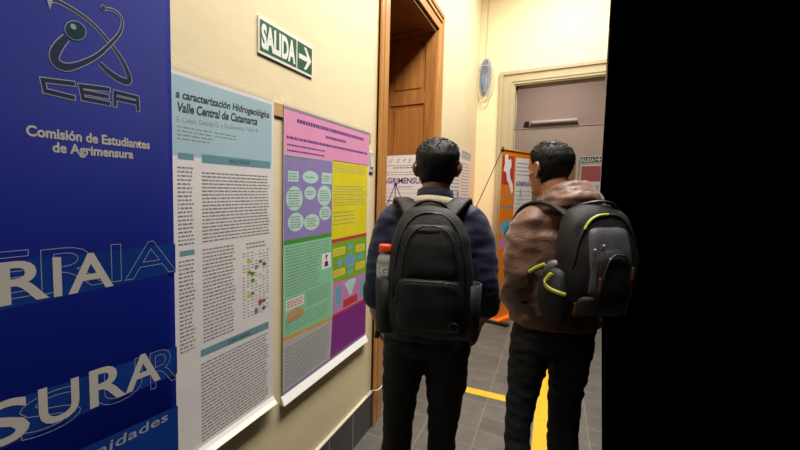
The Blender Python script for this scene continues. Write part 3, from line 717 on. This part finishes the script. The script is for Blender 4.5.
HW = [(0, .030), (.06, .042), (.15, .053), (.3, .064), (.45, .071), (.6, .0755), (.74, .0765), (.86, .066), (.94, .046), (1, .012)]
HF = [(0, .070), (.06, .082), (.15, .086), (.3, .088), (.4, .084), (.5, .085), (.62, .090), (.75, .087), (.86, .070), (.94, .046), (1, .010)]
HB = [(0, -.002), (.06, .018), (.15, .034), (.3, .062), (.45, .086), (.6, .100), (.74, .099), (.86, .080), (.94, .054), (1, .012)]
def interp(tb, t):
    for (a, x), (b, y) in zip(tb, tb[1:]):
        if t <= b: q = (t-a)/(b-a); q = q*q*(3-2*q)*.4+q*.6; return x+(y-x)*q
    return tb[-1][1]
def headpt(t, th, grow=0, H=.225):
    c, s = math.cos(th), math.sin(th)     # th=0 right ear, pi/2 face
    w = interp(HW, t)+grow; d = (interp(HF, t) if s > 0 else interp(HB, t))+grow
    e = 2/2.25
    return Vector((w*math.copysign(abs(c)**e, c), d*math.copysign(abs(s)**e, s), t*H))

def head_parts(bm, mx):
    """skull, jaw, nose, lips, brow and ears in head space (z=0 chin), placed by mx"""
    n = 40; rings = []
    ts = [0, .03, .07, .12, .18, .25, .32, .4, .48, .56, .64, .72, .8, .86, .91, .95, .98, 1]
    for t in ts: rings.append([bm.verts.new(mx @ headpt(t, 2*math.pi*i/n)) for i in range(n)])
    for A, B in zip(rings, rings[1:]):
        for i in range(n): bm.faces.new((A[i], A[(i+1) % n], B[(i+1) % n], B[i]))
    bm.faces.new(rings[0][::-1]); bm.faces.new(rings[-1])
    T = lambda p: mx @ Vector(p)
    limb(bm, [T((0, .083, .120)), T((0, .096, .096)), T((0, .104, .078))], [.008, .011, .013], 12, 3)
    for s in (-1, 1):
        limb(bm, [T((s*.008, .09, .074)), T((s*.013, .088, .074))], [.008, .007], 8, 1)
        limb(bm, [T((s*.012, .084, .130)), T((s*.032, .082, .134)), T((s*.052, .066, .128))], [.007, .008, .006], 10, 3)
        limb(bm, [T((s*.025, .066, .094)), T((s*.05, .052, .092)), T((s*.062, .03, .1))], [.012, .014, .012], 10, 3)
        # ear: helix rim, lobe and bowl
        e = lambda y, z, o=0: T((s*(.074+o), y, z))
        limb(bm, [e(.006, .122, .0), e(-.004, .138, .008), e(-.022, .142, .016), e(-.034, .126, .023), e(-.030, .104, .020), e(-.016, .086, .011), e(-.002, .082, .002)], [.0065]*7, 10, 3)
        limb(bm, [e(-.010, .125, .002), e(-.018, .112, .003), e(-.010, .096, .002)], [.009, .011, .008], 10, 3)
    limb(bm, [T((-.022, .079, .052)), T((0, .089, .0535)), T((.022, .079, .052))], [.004, .0065, .004], 10, 4)
    limb(bm, [T((-.020, .079, .043)), T((0, .088, .041)), T((.020, .079, .043))], [.004, .0075, .004], 10, 4)
    limb(bm, [T((-.015, .074, .016)), T((0, .080, .014)), T((.015, .074, .016))], [.011, .013, .011], 10, 3)

def hand(bm, w, f, p, t, curl=.5, sc=1):
    """palm with four jointed fingers and a thumb: f along the hand, p out of the palm, t towards the thumb"""
    w, f, p, t = Vector(w), Vector(f).normalized(), Vector(p), Vector(t)
    p = (p-f*p.dot(f)).normalized(); t = (t-f*t.dot(f)-p*t.dot(p)).normalized()
    limb(bm, [w-f*.02, w+f*.02*sc, w+f*.055*sc, w+f*.092*sc], [(.026, .020), (.033, .018), (.041, .016), (.038, .012)], 16, 3, ref=t)
    for o, ln, sp in ((.030, .070, .12), (.0105, .079, .03), (-.0095, .074, -.05), (-.029, .058, -.14)):
        b = w+f*(.082-.25*abs(o-.01))*sc+t*o*sc; d = (f+t*sp).normalized(); pts = [b]; a = 0
        for sg, q in ((.46, .8), (.30, 1.1), (.24, .8)):
            a += curl*q; b = b+(d*math.cos(a)+p*math.sin(a))*ln*sg*sc; pts.append(b)
        limb(bm, pts, [.0092, .0084, .0076, .0062], 10, 3)
    b = w+f*.022*sc+t*.024*sc; d1 = (t*.75+f*.65+p*.35).normalized(); d2 = (t*.2+f*.9+p*.4).normalized()
    limb(bm, [b-d1*.01, b+d1*.038*sc, b+d1*.038*sc+d2*.030*sc, b+d1*.038*sc+d2*.052*sc], [.015, .0115, .0095, .007], 10, 3)

def hair(parent, mx, name, back=.10, side=.50, front=.84, seed=0, n_tuft=1500):
    rnd = random.Random(seed)
    def line(th):    # lower edge of the hair as a fraction of head height, by azimuth
        s = math.sin(th)
        if s < -.25: return back+.10*max(0, (1+s))*.6
        if s < .15: return back+.06+(side-back-.06)*min(1, (s+.25)/.22)
        return side+(front-side)*min(1, (s-.15)/.45)
    def hair_g(t, th, lo_):
        e = min(1, max(0, (t-lo_)/.22)); e = e*e*(3-2*e)
        return .002+e*(.007+.006*min(1, max(0, (t-.45)/.4))+.004*max(0, math.sin(th)))
    bm = bmesh.new(); n = 56; m_ = 22; O, I = [], []
    for j in range(m_+1):
        ro, ri = [], []
        for i in range(n):
            th = 2*math.pi*i/n; lo_ = line(th); q = j/m_; t = lo_+(1-lo_)*math.sin(q*math.pi/2)
            g = hair_g(t, th, lo_)
            pt = headpt(t, th, g); pt.z += .014*q**2
            ro.append(bm.verts.new(mx @ pt)); ri.append(bm.verts.new(mx @ headpt(t, th, -.012)))
        O.append(ro); I.append(ri)
    for G in (O, I):
        for A, B in zip(G, G[1:]):
            for i in range(n): bm.faces.new((A[i], A[(i+1) % n], B[(i+1) % n], B[i]))
    for i in range(n):
        j = (i+1) % n
        bm.faces.new((O[0][i], O[0][j], I[0][j], I[0][i]))
    bm.faces.new(O[-1]); bm.faces.new(I[-1])
    inv = mx.inverted()
    for v in set(v for r in O for v in r):
        l = inv @ v.co; v.co += (v.co-mx @ Vector((0, 0, .13))).normalized()*(.004*noise.noise(Vector((l.x*60, l.y*60, l.z*22+seed))))
    for _ in range(n_tuft):   # short locks
        th = rnd.random()*2*math.pi; lo_ = line(th); t = lo_+(1.0-lo_)*rnd.random()**.7*.985
        g = hair_g(t, th, lo_)-.002
        b = headpt(t, th, g); b.z += .014*max(0, (t-lo_)/(1-lo_))**2
        nn = (b-Vector((0, 0, .13))).normalized(); dn = Vector((0, 0, -1))
        if t > .8: dn = Vector((.3*math.cos(th)+rnd.uniform(-.5, .5), .5*math.sin(th)+rnd.uniform(-.4, .4), -.1))
        dn = (dn-nn*dn.dot(nn)).normalized(); sd = nn.cross(dn)
        dn = (dn+sd*rnd.uniform(-.35, .35)+nn*rnd.uniform(.08, .38)).normalized()
        L_ = rnd.uniform(.009, .019); w_ = rnd.uniform(.0015, .003)
        b0 = b-nn*.003
        q = [bm.verts.new(mx @ x) for x in (b0+sd*w_, b0-sd*w_, b0+nn*w_*1.6, b0+dn*L_)]
        for f in ((0, 1, 2), (0, 3, 1), (1, 3, 2), (2, 3, 0)): bm.faces.new([q[i] for i in f])
    return obj(name, bm, 'hair', parent, True)

def shoes(parent, feet):
    for (x, y, a) in feet:
        r = Matrix.Translation((x, y, 0)) @ Matrix.Rotation(a, 4, 'Z')
        bm = bmesh.new(); T = lambda p: r @ Vector(p)
        limb(bm, [T((0, -.06, .05)), T((0, .02, .055)), T((0, .10, .045)), T((0, .18, .035))], [(.034, .04), (.038, .045), (.045, .032), (.032, .022)], 16, 4)
        limb(bm, [T((0, -.045, .05)), T((0, -.045, .10))], [.042, .04], 16, 1)
        s = obj('shoe', bm, 'shoe', parent, True)
        bm = bmesh.new(); limb(bm, [T((0, -.09, .012)), T((0, .0, .012)), T((0, .11, .012)), T((0, .20, .013))], [(.034, .012), (.04, .012), (.048, .012), (.03, .012)], 18, 4)
        obj('shoe_sole', bm, 'sole', s, True)

def make_body(parent, H, neck, headmx, arms, legs, skin):
    bm = bmesh.new()
    head_parts(bm, headmx)
    stack(bm, [(.86, neck[0]-.005, 0, .10, .075, 2.2), (.95, -.005, 0, .145, .095, 2.3), (1.05, -.01, .0, .13, .085, 2.2), (1.2, 0, .0, .145, .095, 2.2), (1.32, 0, -.005, .155, .085, 2.3), (1.40, 0, -.01, .13, .06, 2.2), (1.44, 0, -.015, .06, .05, 2)], 30)
    limb(bm, neck[1], neck[2], 18, 3)
    for pts, rr in arms: limb(bm, pts, rr, 14, 4)
    for pts, rr in legs: limb(bm, pts, rr, 16, 4)
    return bm

# ---- person in the navy jacket
a1 = 13.9
P = thing('person', 'person seen from behind in a navy jacket and black trousers, wearing a large black backpack', 'person', (-.440, 1.785, 0), a1, 'people in the corridor')
hm = Matrix.Translation((.018, -.005, 1.488)) @ Matrix.Rotation(R(-3), 4, 'Z') @ Matrix.Rotation(R(3), 4, 'X') @ Matrix.Diagonal((.95, .93, .985, 1))
bm = make_body(P, 1.71, (0, [(.004, -.028, 1.40), (.010, -.026, 1.46), (.016, -.014, 1.54)], [.060, .055, .056]), hm,
    [([(-.15, -.01, 1.385), (-.19, -.012, 1.27), (-.208, -.03, 1.15), (-.222, -.008, 1.06), (-.218, .025, .965)], [.05, .046, .04, .037, .029]),
     ([(.15, -.01, 1.385), (.19, -.012, 1.27), (.208, -.03, 1.15), (.220, -.008, 1.06), (.204, .030, .975)], [.05, .046, .04, .037, .029])],
    [([(-.088, 0, .88), (-.104, .01, .68), (-.113, .0, .48), (-.12, -.03, .28), (-.126, -.03, .06)], [.08, .062, .048, .046, .034]),
     ([(.078, 0, .88), (.080, .01, .68), (.073, .0, .48), (.068, -.03, .28), (.066, -.03, .06)], [.08, .062, .046, .045, .034])], 'skin')
hand(bm, (-.217, .030, .95), (.12, .38, -.93), (.9, -.1, .1), (.1, .9, .3), .45)
hand(bm, (.202, .036, .96), (-.15, .38, -.93), (-.9, -.1, .1), (-.1, .9, .3), .45)
fuse('body', bm, 'skin', P, .0055, 3)
for s in (-1, 1): obj('eye', ellipsoid(bmesh.new(), hm @ Vector((s*.031, .0755, .116)), (.0115,)*3), 'eye', P, True)
hair(P, hm, 'hair', back=.08, side=.60, seed=3)
bm = bmesh.new()
stack(bm, [(.90, -.02, 0, .172, .125, 2.4), (1.0, -.012, 0, .168, .122, 2.4), (1.15, -.004, 0, .172, .125, 2.4), (1.27, 0, -.004, .182, .128, 2.4), (1.35, 0, -.008, .180, .112, 2.3), (1.405, 0, -.012, .150, .088, 2.2), (1.44, .004, -.018, .095, .074, 2), (1.468, .008, -.02, .074, .07, 2)], 40)
for s in (-1, 1):
    limb(bm, [(s*.148, -.008, 1.378), (s*.182, -.012, 1.285), (s*.204, -.03, 1.15), (s*.216, -.012, 1.088), (s*.218, -.004, 1.065)], [.070, .068, .060, .056, .054], 20, 4)
    limb(bm, [(s*.07, -.015, 1.425), (s*.15, -.012, 1.388)], [.052, .062], 16, 3)
jk = fuse('jacket', bm, 'navy', P, .0085, 5, folds(.006, 9))
for s in (-1, 1):
    bm = bmesh.new(); limb(bm, [(s*.216, -.010, 1.085), (s*.220, .002, 1.045)], [.0595, .0575], 24, 3)
    fuse('cuff', bm, 'navy', jk, .006, 3, folds(.003, 22))
def collar(name, mt, z0, z1, r0, r1, cy, parent, tilt=.25, cx=.010, th=.006):
    bm = bmesh.new(); n = 40; G = []
    for (r, z) in ((r0, z0), (r1, z1), (r1-th, z1), (r0-th, z0)):
        G.append([bm.verts.new((cx+r*math.cos(2*math.pi*i/n), cy+r*.98*math.sin(2*math.pi*i/n), z-tilt*r*math.sin(2*math.pi*i/n)+.003*math.sin(4*math.pi*i/n))) for i in range(n)])
    for A, B in zip(G, G[1:]+G[:1]):
        for i in range(n): bm.faces.new((A[i], A[(i+1) % n], B[(i+1) % n], B[i]))
    return obj(name, bm, mt, parent, True)
collar('jacket_collar', 'navy', 1.450, 1.505, .078, .070, -.020, P, .28, .012)
collar('shirt_collar', 'beige', 1.435, 1.474, .088, .079, -.020, P, .22, .008)
bm = bmesh.new()
stack(bm, [(.825, -.008, .0, .150, .105, 2.3), (.865, -.008, 0, .172, .118, 2.4), (.93, -.006, 0, .168, .115, 2.4), (1.0, -.004, 0, .152, .105, 2.3)], 36)
limb(bm, [(-.088, 0, .86), (-.104, .008, .68), (-.113, .0, .48), (-.12, -.03, .28), (-.126, -.032, .085)], [.092, .080, .063, .060, .060], 22, 4)
limb(bm, [(.078, 0, .86), (.080, .008, .68), (.073, .0, .48), (.068, -.03, .28), (.066, -.032, .085)], [.094, .080, .057, .056, .058], 22, 4)
fuse('trousers', bm, 'blackcloth', P, .009, 4, folds(.006, 10, (1, 1, 1.6), 3))
shoes(P, [(-.126, -.01, .15), (.066, -.01, -.1)])

# ---- his backpack
K = thing('backpack', 'large black backpack with arched zips worn by the person in navy', 'backpack', (-.440, 1.785, .93), a1, 'backpacks worn in the corridor')
K.parent = None
def U(z): return z-.93
SHELL = [(.97, 0, -.205, .120, .060, 3), (1.0, 0, -.215, .145, .082, 3.2), (1.10, 0, -.220, .152, .092, 3.2), (1.22, 0, -.220, .148, .092, 3), (1.32, 0, -.215, .136, .086, 2.8), (1.39, -.003, -.205, .114, .076, 2.6), (1.435, -.006, -.195, .078, .060, 2.4), (1.455, -.006, -.188, .035, .040, 2.2)]
bm = bmesh.new(); stack(bm, [(U(r[0]),)+r[1:] for r in SHELL], 48)
sh = fuse('pack_shell', bm, 'pack', K, .008, 4, folds(.004, 8, (1, 1, 1), 9))
def shell_y(x, z, g=0):
    """back surface of the shell at x, z"""
    for a, b in zip(SHELL, SHELL[1:]):
        if a[0] <= z <= b[0]:
            q = (z-a[0])/(b[0]-a[0]); r = [a[i]+(b[i]-a[i])*q for i in range(6)]
            v = min(.999, abs((x-r[1])/r[3])); return r[2]-r[4]*(1-v**r[5])**(1/r[5])-g
    return -.2
def arch(x0, x1, z0, z1, cx=None, n=25, g=.002, pw=2.6):
    cx = (x0+x1)/2; h = (x1-x0)/2; out = []
    for i in range(n):
        q = -1+2*i/(n-1); x = cx+h*math.copysign(abs(q)**.75, q); z = z0+(z1-z0)*(1-abs(q)**(pw*.75))**(1/pw) if abs(q) < 1 else z0
        out.append((x, z))
    return out
def on_shell(path, g): return [(x, shell_y(x, z, g), U(z)) for x, z in path]
# upper front pocket and lower front pocket as raised bulging panels
def bulge(name, x0, x1, z0, z1, amt, mt, parent, pw=3):
    bm = bmesh.new(); nx, nz_ = 26, 22; G = []
    for j in range(nz_+1):
        row = []
        for i in range(nx+1):
            a = -1+2*i/nx; b = -1+2*j/nz_
            x = (x0+x1)/2+(x1-x0)/2*a*(1-.12*max(0, b)**2); z = (z0+z1)/2+(z1-z0)/2*b*(1-.10*abs(a)**3*(b > 0))
            e = (1-abs(a)**5)*(1-abs(b)**5)
            row.append(bm.verts.new((x, shell_y(x, z, -.012+(amt+.012)*e**.4+.003*noise.noise(Vector((x*20, z*20, amt*100)))), U(z))))
        G.append(row)
    for j in range(nz_):
        for i in range(nx): bm.faces.new((G[j][i], G[j][i+1], G[j+1][i+1], G[j+1][i]))
    ret = bmesh.ops.extrude_face_region(bm, geom=bm.faces[:])
    for v in ret['geom']:
        if isinstance(v, bmesh.types.BMVert): v.co.y += .012
    return obj(name, bm, mt, parent, True)
fp = bulge('front_pocket', -.095, .095, 1.19, 1.395, .014, 'pack', K)
lp = bulge('lower_pocket', -.122, .120, 1.0, 1.205, .024, 'pack2', K)
bm = bmesh.new(); tube(bm, [(x, y-.0185, z) for x, y, z in on_shell(arch(-.093, .092, 1.20, 1.383), 0)], .0035, 8); obj('zipper', bm, 'packedge', fp, True)
bm = bmesh.new(); tube(bm, [(x, y-.026, z) for x, y, z in on_shell(arch(-.110, .108, 1.10, 1.192, pw=5), 0)], .0035, 8); obj('zipper', bm, 'packedge', lp, True)
bm = bmesh.new(); tube(bm, on_shell(arch(-.126, .122, 1.12, 1.428), .003), .0045, 8); obj('zipper', bm, 'packedge', K, True)
bm = bmesh.new(); limb(bm, [(-.072, -.19, U(1.435)), (-.045, -.205, U(1.462)), (-.006, -.21, U(1.472)), (.034, -.205, U(1.462)), (.062, -.19, U(1.435))], [(.012, .006)]*5, 12, 5, ref=(0, 1, 0)); obj('top_handle', bm, 'packedge', K, True)
for s in (-1, 1):
    bm = bmesh.new()
    limb(bm, [(s*.070-.006, -.150, U(1.425)), (s*.095, -.105, U(1.460)), (s*.120, -.03, U(1.474)), (s*.132, .05, U(1.445)), (s*.136, .115, U(1.36)), (s*.138, .140, U(1.22)), (s*.150, .120, U(1.10)), (s*.172, .03, U(1.02)), (s*.150, -.13, U(1.0))], [(.032, .009)]*6+[(.02, .006), (.014, .004), (.014, .004)], 14, 5, ref=(1, 0, 0), power=3)
    obj('shoulder_strap', bm, 'pack2', K, True)
    bm = bmesh.new(); G = []    # open-topped side pocket
    n = 18
    for (g, z0, z1) in ((0, .975, 1.175), (-.006, .985, 1.175)):
        for z in (z0, (z0+z1)/2, z1):
            q = (z-.975)/.2; ro = []
            for i in range(n):
                th = 2*math.pi*i/n
                ro.append(bm.verts.new((s*(.148)-.008+(.036+.006*q+g)*math.cos(th), -.222+(.052+.006*q+g)*math.sin(th), U(z))))
            G.append(ro)
    seq = [G[0], G[1], G[2], G[5], G[4], G[3]]
    for A, B in zip(seq, seq[1:]):
        for i in range(n): bm.faces.new((A[i], A[(i+1) % n], B[(i+1) % n], B[i]))
    bm.faces.new(seq[0][::-1]); bm.faces.new(seq[-1])
    obj('side_pocket', bm, 'pack2', K, True)
bm = bmesh.new(); cx_, cz_ = .085, 1.035
tube(bm, [(cx_+.016*math.cos(q), shell_y(cx_, cz_)-.0265, U(cz_+.016*math.sin(q))) for q in [2*math.pi*i/20 for i in range(21)]], .0025, 6); obj('round_badge', bm, 'packedge', lp, True)
bm = bmesh.new(); box(bm, (-.05, shell_y(-.01, 1.372)-.018, U(1.358)), (.03, shell_y(-.01, 1.372)-.012, U(1.368)), .002); obj('name_tape', bm, 'packedge', fp)
bm = limb(bmesh.new(), [(-.150, -.13, U(1.0)), (-.186, -.06, U(.97)), (-.200, -.03, U(.93)), (-.212, -.03, U(.87))], [(.010, .003)]*4, 8, 4); obj('strap_end', bm, 'pack', K, True)

# ---- bottle in its side pocket
rotK = Matrix.Rotation(R(a1), 4, 'Z')
bl = rotK @ Vector((-.162, -.234, 0)) + Vector((-.440, 1.785, 1.068))
B_ = thing('drink_bottle', 'cloudy drink bottle with an orange cap in the side pocket of the large black backpack', 'bottle', tuple(bl), a1)
obj('bottle_body', lathe(bmesh.new(), [(.020, 0), (.028, .004), (.030, .02), (.030, .09), (.0275, .10), (.030, .11), (.0305, .17), (.028, .187), (.020, .200), (.017, .204), (.017, .212)]), 'bottle', B_, True)
bm = lathe(bmesh.new(), [(.019, .206), (.0225, .208), (.0235, .212), (.0235, .232), (.0215, .236), (.018, .237)], n=30); obj('bottle_cap', bm, 'capor', B_, True)
bm = bmesh.new(); G = []
for z in (.118, .165):
    G.append([bm.verts.new((.0312*math.cos(q), .0312*math.sin(q), z)) for q in [-math.pi*.95+math.pi*.9*i/20 for i in range(21)]])
for i in range(20): bm.faces.new((G[0][i], G[0][i+1], G[1][i+1], G[1][i]))
lb = obj('bottle_label', bm, 'greyp', B_, True)
me, x0, x1, y0, y1 = glyphs('G', .03); bm = bmesh.new(); bm.from_mesh(me); bpy.data.meshes.remove(me)
for v in bm.verts:
    a = ((v.co.x-x0)/(x1-x0)-.5)*.026; z = .125+.034*(v.co.y-y0)/(y1-y0); q = -math.pi/2+a/.032
    v.co = (.0326*math.cos(q), .0326*math.sin(q), z)
obj('label_letter', bm, 'signwhite', lb)

# ---- person in the brown hoodie
a2 = 34
Q = thing('person', 'person in a brown hoodie and charcoal jeans with head turned left, before the cream doorway', 'person', (.020, 2.10, 0), a2, 'people in the corridor')
hm2 = Matrix.Translation((-.038, .026, 1.492)) @ Matrix.Rotation(R(14), 4, 'Z') @ Matrix.Rotation(R(-2), 4, 'X') @ Matrix.Diagonal((.92, .86, .97, 1))
bm = make_body(Q, 1.71, (0, [(-.008, -.022, 1.40), (-.018, -.012, 1.46), (-.030, .008, 1.54)], [.060, .056, .057]), hm2,
    [([(-.14, -.01, 1.375), (-.165, -.012, 1.27), (-.18, -.03, 1.13), (-.15, .06, 1.04), (-.11, .13, .99)], [.05, .046, .04, .036, .028]),
     ([(.14, -.01, 1.375), (.165, -.012, 1.27), (.18, -.03, 1.13), (.15, .06, 1.04), (.11, .13, .99)], [.05, .046, .04, .036, .028])],
    [([(-.09, 0, .88), (-.114, .008, .68), (-.138, .0, .48), (-.148, -.03, .28), (-.154, -.03, .06)], [.078, .055, .042, .042, .034]),
     ([(.080, 0, .88), (.080, .008, .68), (.066, .0, .48), (.060, -.03, .28), (.058, -.03, .06)], [.078, .057, .046, .045, .034])], 'skin2')
hand(bm, (-.105, .135, .985), (.75, .5, -.35), (.3, -.6, -.6), (.2, .5, .8), .5)
hand(bm, (.105, .135, .985), (-.75, .5, -.35), (-.3, -.6, -.6), (-.2, .5, .8), .5)
fuse('body', bm, 'skin2', Q, .0055, 3)
for s in (-1, 1): obj('eye', ellipsoid(bmesh.new(), hm2 @ Vector((s*.031, .0755, .116)), (.0115,)*3), 'eye', Q, True)
hair(Q, hm2, 'hair', back=.14, side=.62, seed=11)
bm = bmesh.new()
stack(bm, [(.938, 0, .0, .168, .125, 2.3), (.955, 0, .0, .177, .132, 2.3), (1.01, 0, 0, .176, .130, 2.3), (1.15, 0, 0, .172, .128, 2.3), (1.27, 0, -.004, .172, .126, 2.3), (1.35, 0, -.008, .165, .112, 2.2), (1.40, 0, -.012, .140, .095, 2.2), (1.44, 0, -.014, .100, .080, 2), (1.468, 0, -.012, .08, .074, 2)], 40)
for s in (-1, 1):
    limb(bm, [(s*.132, -.008, 1.365), (s*.160, -.012, 1.28), (s*.180, -.03, 1.13), (s*.152, .05, 1.045), (s*.12, .105, 1.015)], [.070, .070, .062, .055, .046], 20, 4)
    limb(bm, [(s*.06, -.012, 1.42), (s*.135, -.01, 1.372)], [.055, .066], 16, 3)
hd = fuse('hoodie', bm, 'brown', Q, .0085, 4, folds(.009, 8, (1, 1, 1.7), 21))
bm = bmesh.new()   # hood lying in soft rolls behind the neck
def roll(rad, sx, zf, zb, cy, n=13, span=1.25):
    pts, rr = [], []
    for i in range(n):
        q = -math.pi/2-math.pi*span/2+math.pi*span*i/(n-1)
        sn = math.sin(q); pts.append((sx*math.cos(q), cy+sx*.9*sn, zb+(zf-zb)*(1+sn)/2)); rr.append(rad*(.62+.38*max(0, -sn)))
    limb(bm, pts, rr, 14, 3, ref=(0, 0, 1))
roll(.028, .090, 1.425, 1.528, -.016, span=1.5)
roll(.032, .100, 1.40, 1.500, -.026, span=1.3)
roll(.031, .100, 1.40, 1.470, -.048, span=1.1)
roll(.026, .086, 1.42, 1.486, -.070, span=1.0)
fuse('hood', bm, 'brown', hd, .008, 3, folds(.006, 14, (1, 1, 2.5), 33))
bm = bmesh.new()
stack(bm, [(.835, -.005, .0, .150, .112, 2.3), (.87, -.003, 0, .160, .120, 2.4), (.93, 0, 0, .158, .115, 2.4), (1.0, 0, 0, .145, .105, 2.3)], 36)
limb(bm, [(-.092, 0, .86), (-.114, .008, .68), (-.138, .0, .48), (-.148, -.03, .28), (-.154, -.032, .085)], [.086, .067, .050, .052, .058], 22, 4)
limb(bm, [(.080, 0, .86), (.080, .008, .68), (.066, .0, .48), (.060, -.03, .28), (.058, -.032, .085)], [.086, .070, .058, .058, .060], 22, 4)
fuse('jeans', bm, 'jeans', Q, .009, 3, folds(.007, 11, (1, 1, 1.8), 41))
shoes(Q, [(-.154, -.01, .2), (.058, -.01, -.1)])

# ---- the second backpack
K2 = thing('backpack', 'black and grey backpack with yellow reflective trim on the person in the brown hoodie', 'backpack', (.020, 2.10, .99), a2, 'backpacks worn in the corridor')
def V(z): return z-.99
S2 = [(1.03, .01, -.165, .09, .04, 2.6), (1.05, .01, -.185, .124, .062, 2.8), (1.14, .01, -.200, .140, .080, 2.8), (1.26, .01, -.200, .140, .080, 2.6), (1.36, .01, -.190, .130, .074, 2.5), (1.425, .01, -.18, .105, .062, 2.4), (1.46, .01, -.165, .05, .045, 2.2)]
SHELL = S2
bm = bmesh.new(); stack(bm, [(V(r[0]),)+r[1:] for r in S2], 48)
fuse('pack_shell', bm, 'pack', K2, .008, 4, folds(.004, 9, (1, 1, 1), 52))
U = V
g1 = bulge('grey_panel', -.075, .095, 1.12, 1.39, .014, 'greypanel', K2)
g2 = bulge('front_pocket', -.055, .075, 1.08, 1.31, .028, 'pack', K2)
g3 = bulge('lower_panel', -.105, .12, 1.045, 1.13, .014, 'greypanel', K2)
bm = bmesh.new(); tube(bm, on_shell(arch(-.118, .138, 1.10, 1.425), .003), .006, 8); obj('zipper', bm, 'packedge', K2, True)
bm = bmesh.new(); tube(bm, [(x, y-.036, z) for x, y, z in on_shell(arch(-.05, .07, 1.06, 1.285), 0)], .004, 8); obj('zipper', bm, 'packedge', g2, True)
for x, z, g in ((-.055, 1.20, .038), (-.105, 1.10, .022), (.06, 1.24, .038)):
    obj('zip_pull', limb(bmesh.new(), [(x, shell_y(x, z)-g, V(z)), (x, shell_y(x, z)-g-.003, V(z-.02)), (x, shell_y(x, z)-g-.002, V(z-.045))], [(.006, .003), (.005, .003), (.007, .003)], 8, 3), 'zipper', K2, True)
for x, z, g in ((-.03, 1.315, .02), (-.02, 1.27, .035), (-.06, 1.30, .02)):
    obj('rivet', ellipsoid(bmesh.new(), (x, shell_y(x, z)-g, V(z)), (.005, .004, .005), u=10, v=8), 'silver', K2, True)
# yellow edged carrying loop on top
bm = bmesh.new(); limb(bm, [(-.06, -.125, V(1.43)), (-.045, -.165, V(1.455)), (0.0, -.20, V(1.472)), (.05, -.21, V(1.466)), (.09, -.20, V(1.43))], [(.010, .005)]*5, 12, 4, ref=(0, 1, 0)); lp2 = obj('top_handle', bm, 'packedge', K2, True)
tp = arch(-.118, .138, 1.10, 1.425, n=41)
bm = bmesh.new(); limb(bm, [(x, shell_y(x, z, .008), V(z)) for x, z in tp[8:21]], [(.0055, .004)]*13, 10, 2, ref=(0, 0, 1)); obj('reflective_tape', bm, 'hiviz', K2, True)
bm = bmesh.new(); limb(bm, [(-.128, -.165, V(1.235)), (-.160, -.125, V(1.212)), (-.185, -.098, V(1.185))], [(.012, .003)]*3, 10, 4, ref=(0, 0, 1)); cs = obj('side_strap', bm, 'pack2', K2, True)
bm = bmesh.new(); limb(bm, [(-.150, -.145, V(1.223)), (-.168, -.124, V(1.207)), (-.187, -.104, V(1.185))], [(.008, .003)]*3, 10, 4, ref=(0, 0, 1)); obj('reflective_strip', bm, 'hiviz', cs, True)
# bulging left side pocket with a bent reflective strip
bm = bmesh.new(); limb(bm, [(-.135, -.19, V(1.04)), (-.142, -.19, V(1.12)), (-.135, -.185, V(1.19))], [(.035, .062), (.042, .066), (.030, .055)], 18, 4, ref=(1, 0, 0)); sp = obj('side_pocket', bm, 'pack2', K2, True)
pts = [(-.168, -.215, V(1.20)), (-.186, -.205, V(1.165)), (-.180, -.225, V(1.145)), (-.160, -.252, V(1.135)), (-.142, -.260, V(1.13))]
bm = bmesh.new(); limb(bm, pts, [(.008, .003)]*5, 10, 4, ref=(0, 0, 1)); obj('reflective_strip', bm, 'hiviz', sp, True)
bm = bmesh.new(); limb(bm, [(-.140, -.16, V(1.19)), (-.138, -.175, V(1.225)), (-.118, -.19, V(1.235))], [(.020, .026), (.018, .022), (.010, .012)], 12, 3); obj('pocket_item', bm, 'greypanel', K2, True)
for s in (-1, 1):
    bm = bmesh.new()
    limb(bm, [(s*.066, -.155, V(1.42)), (s*.085, -.100, V(1.455)), (s*.105, -.02, V(1.464)), (s*.118, .06, V(1.43)), (s*.122, .120, V(1.34)), (s*.126, .138, V(1.22)), (s*.145, .115, V(1.12)), (s*.172, .0, V(1.05)), (s*.140, -.15, V(1.04))], [(.030, .009)]*6+[(.02, .006), (.012, .004), (.012, .004)], 14, 5, ref=(1, 0, 0), power=3)
    obj('shoulder_strap', bm, 'pack', K2, True)
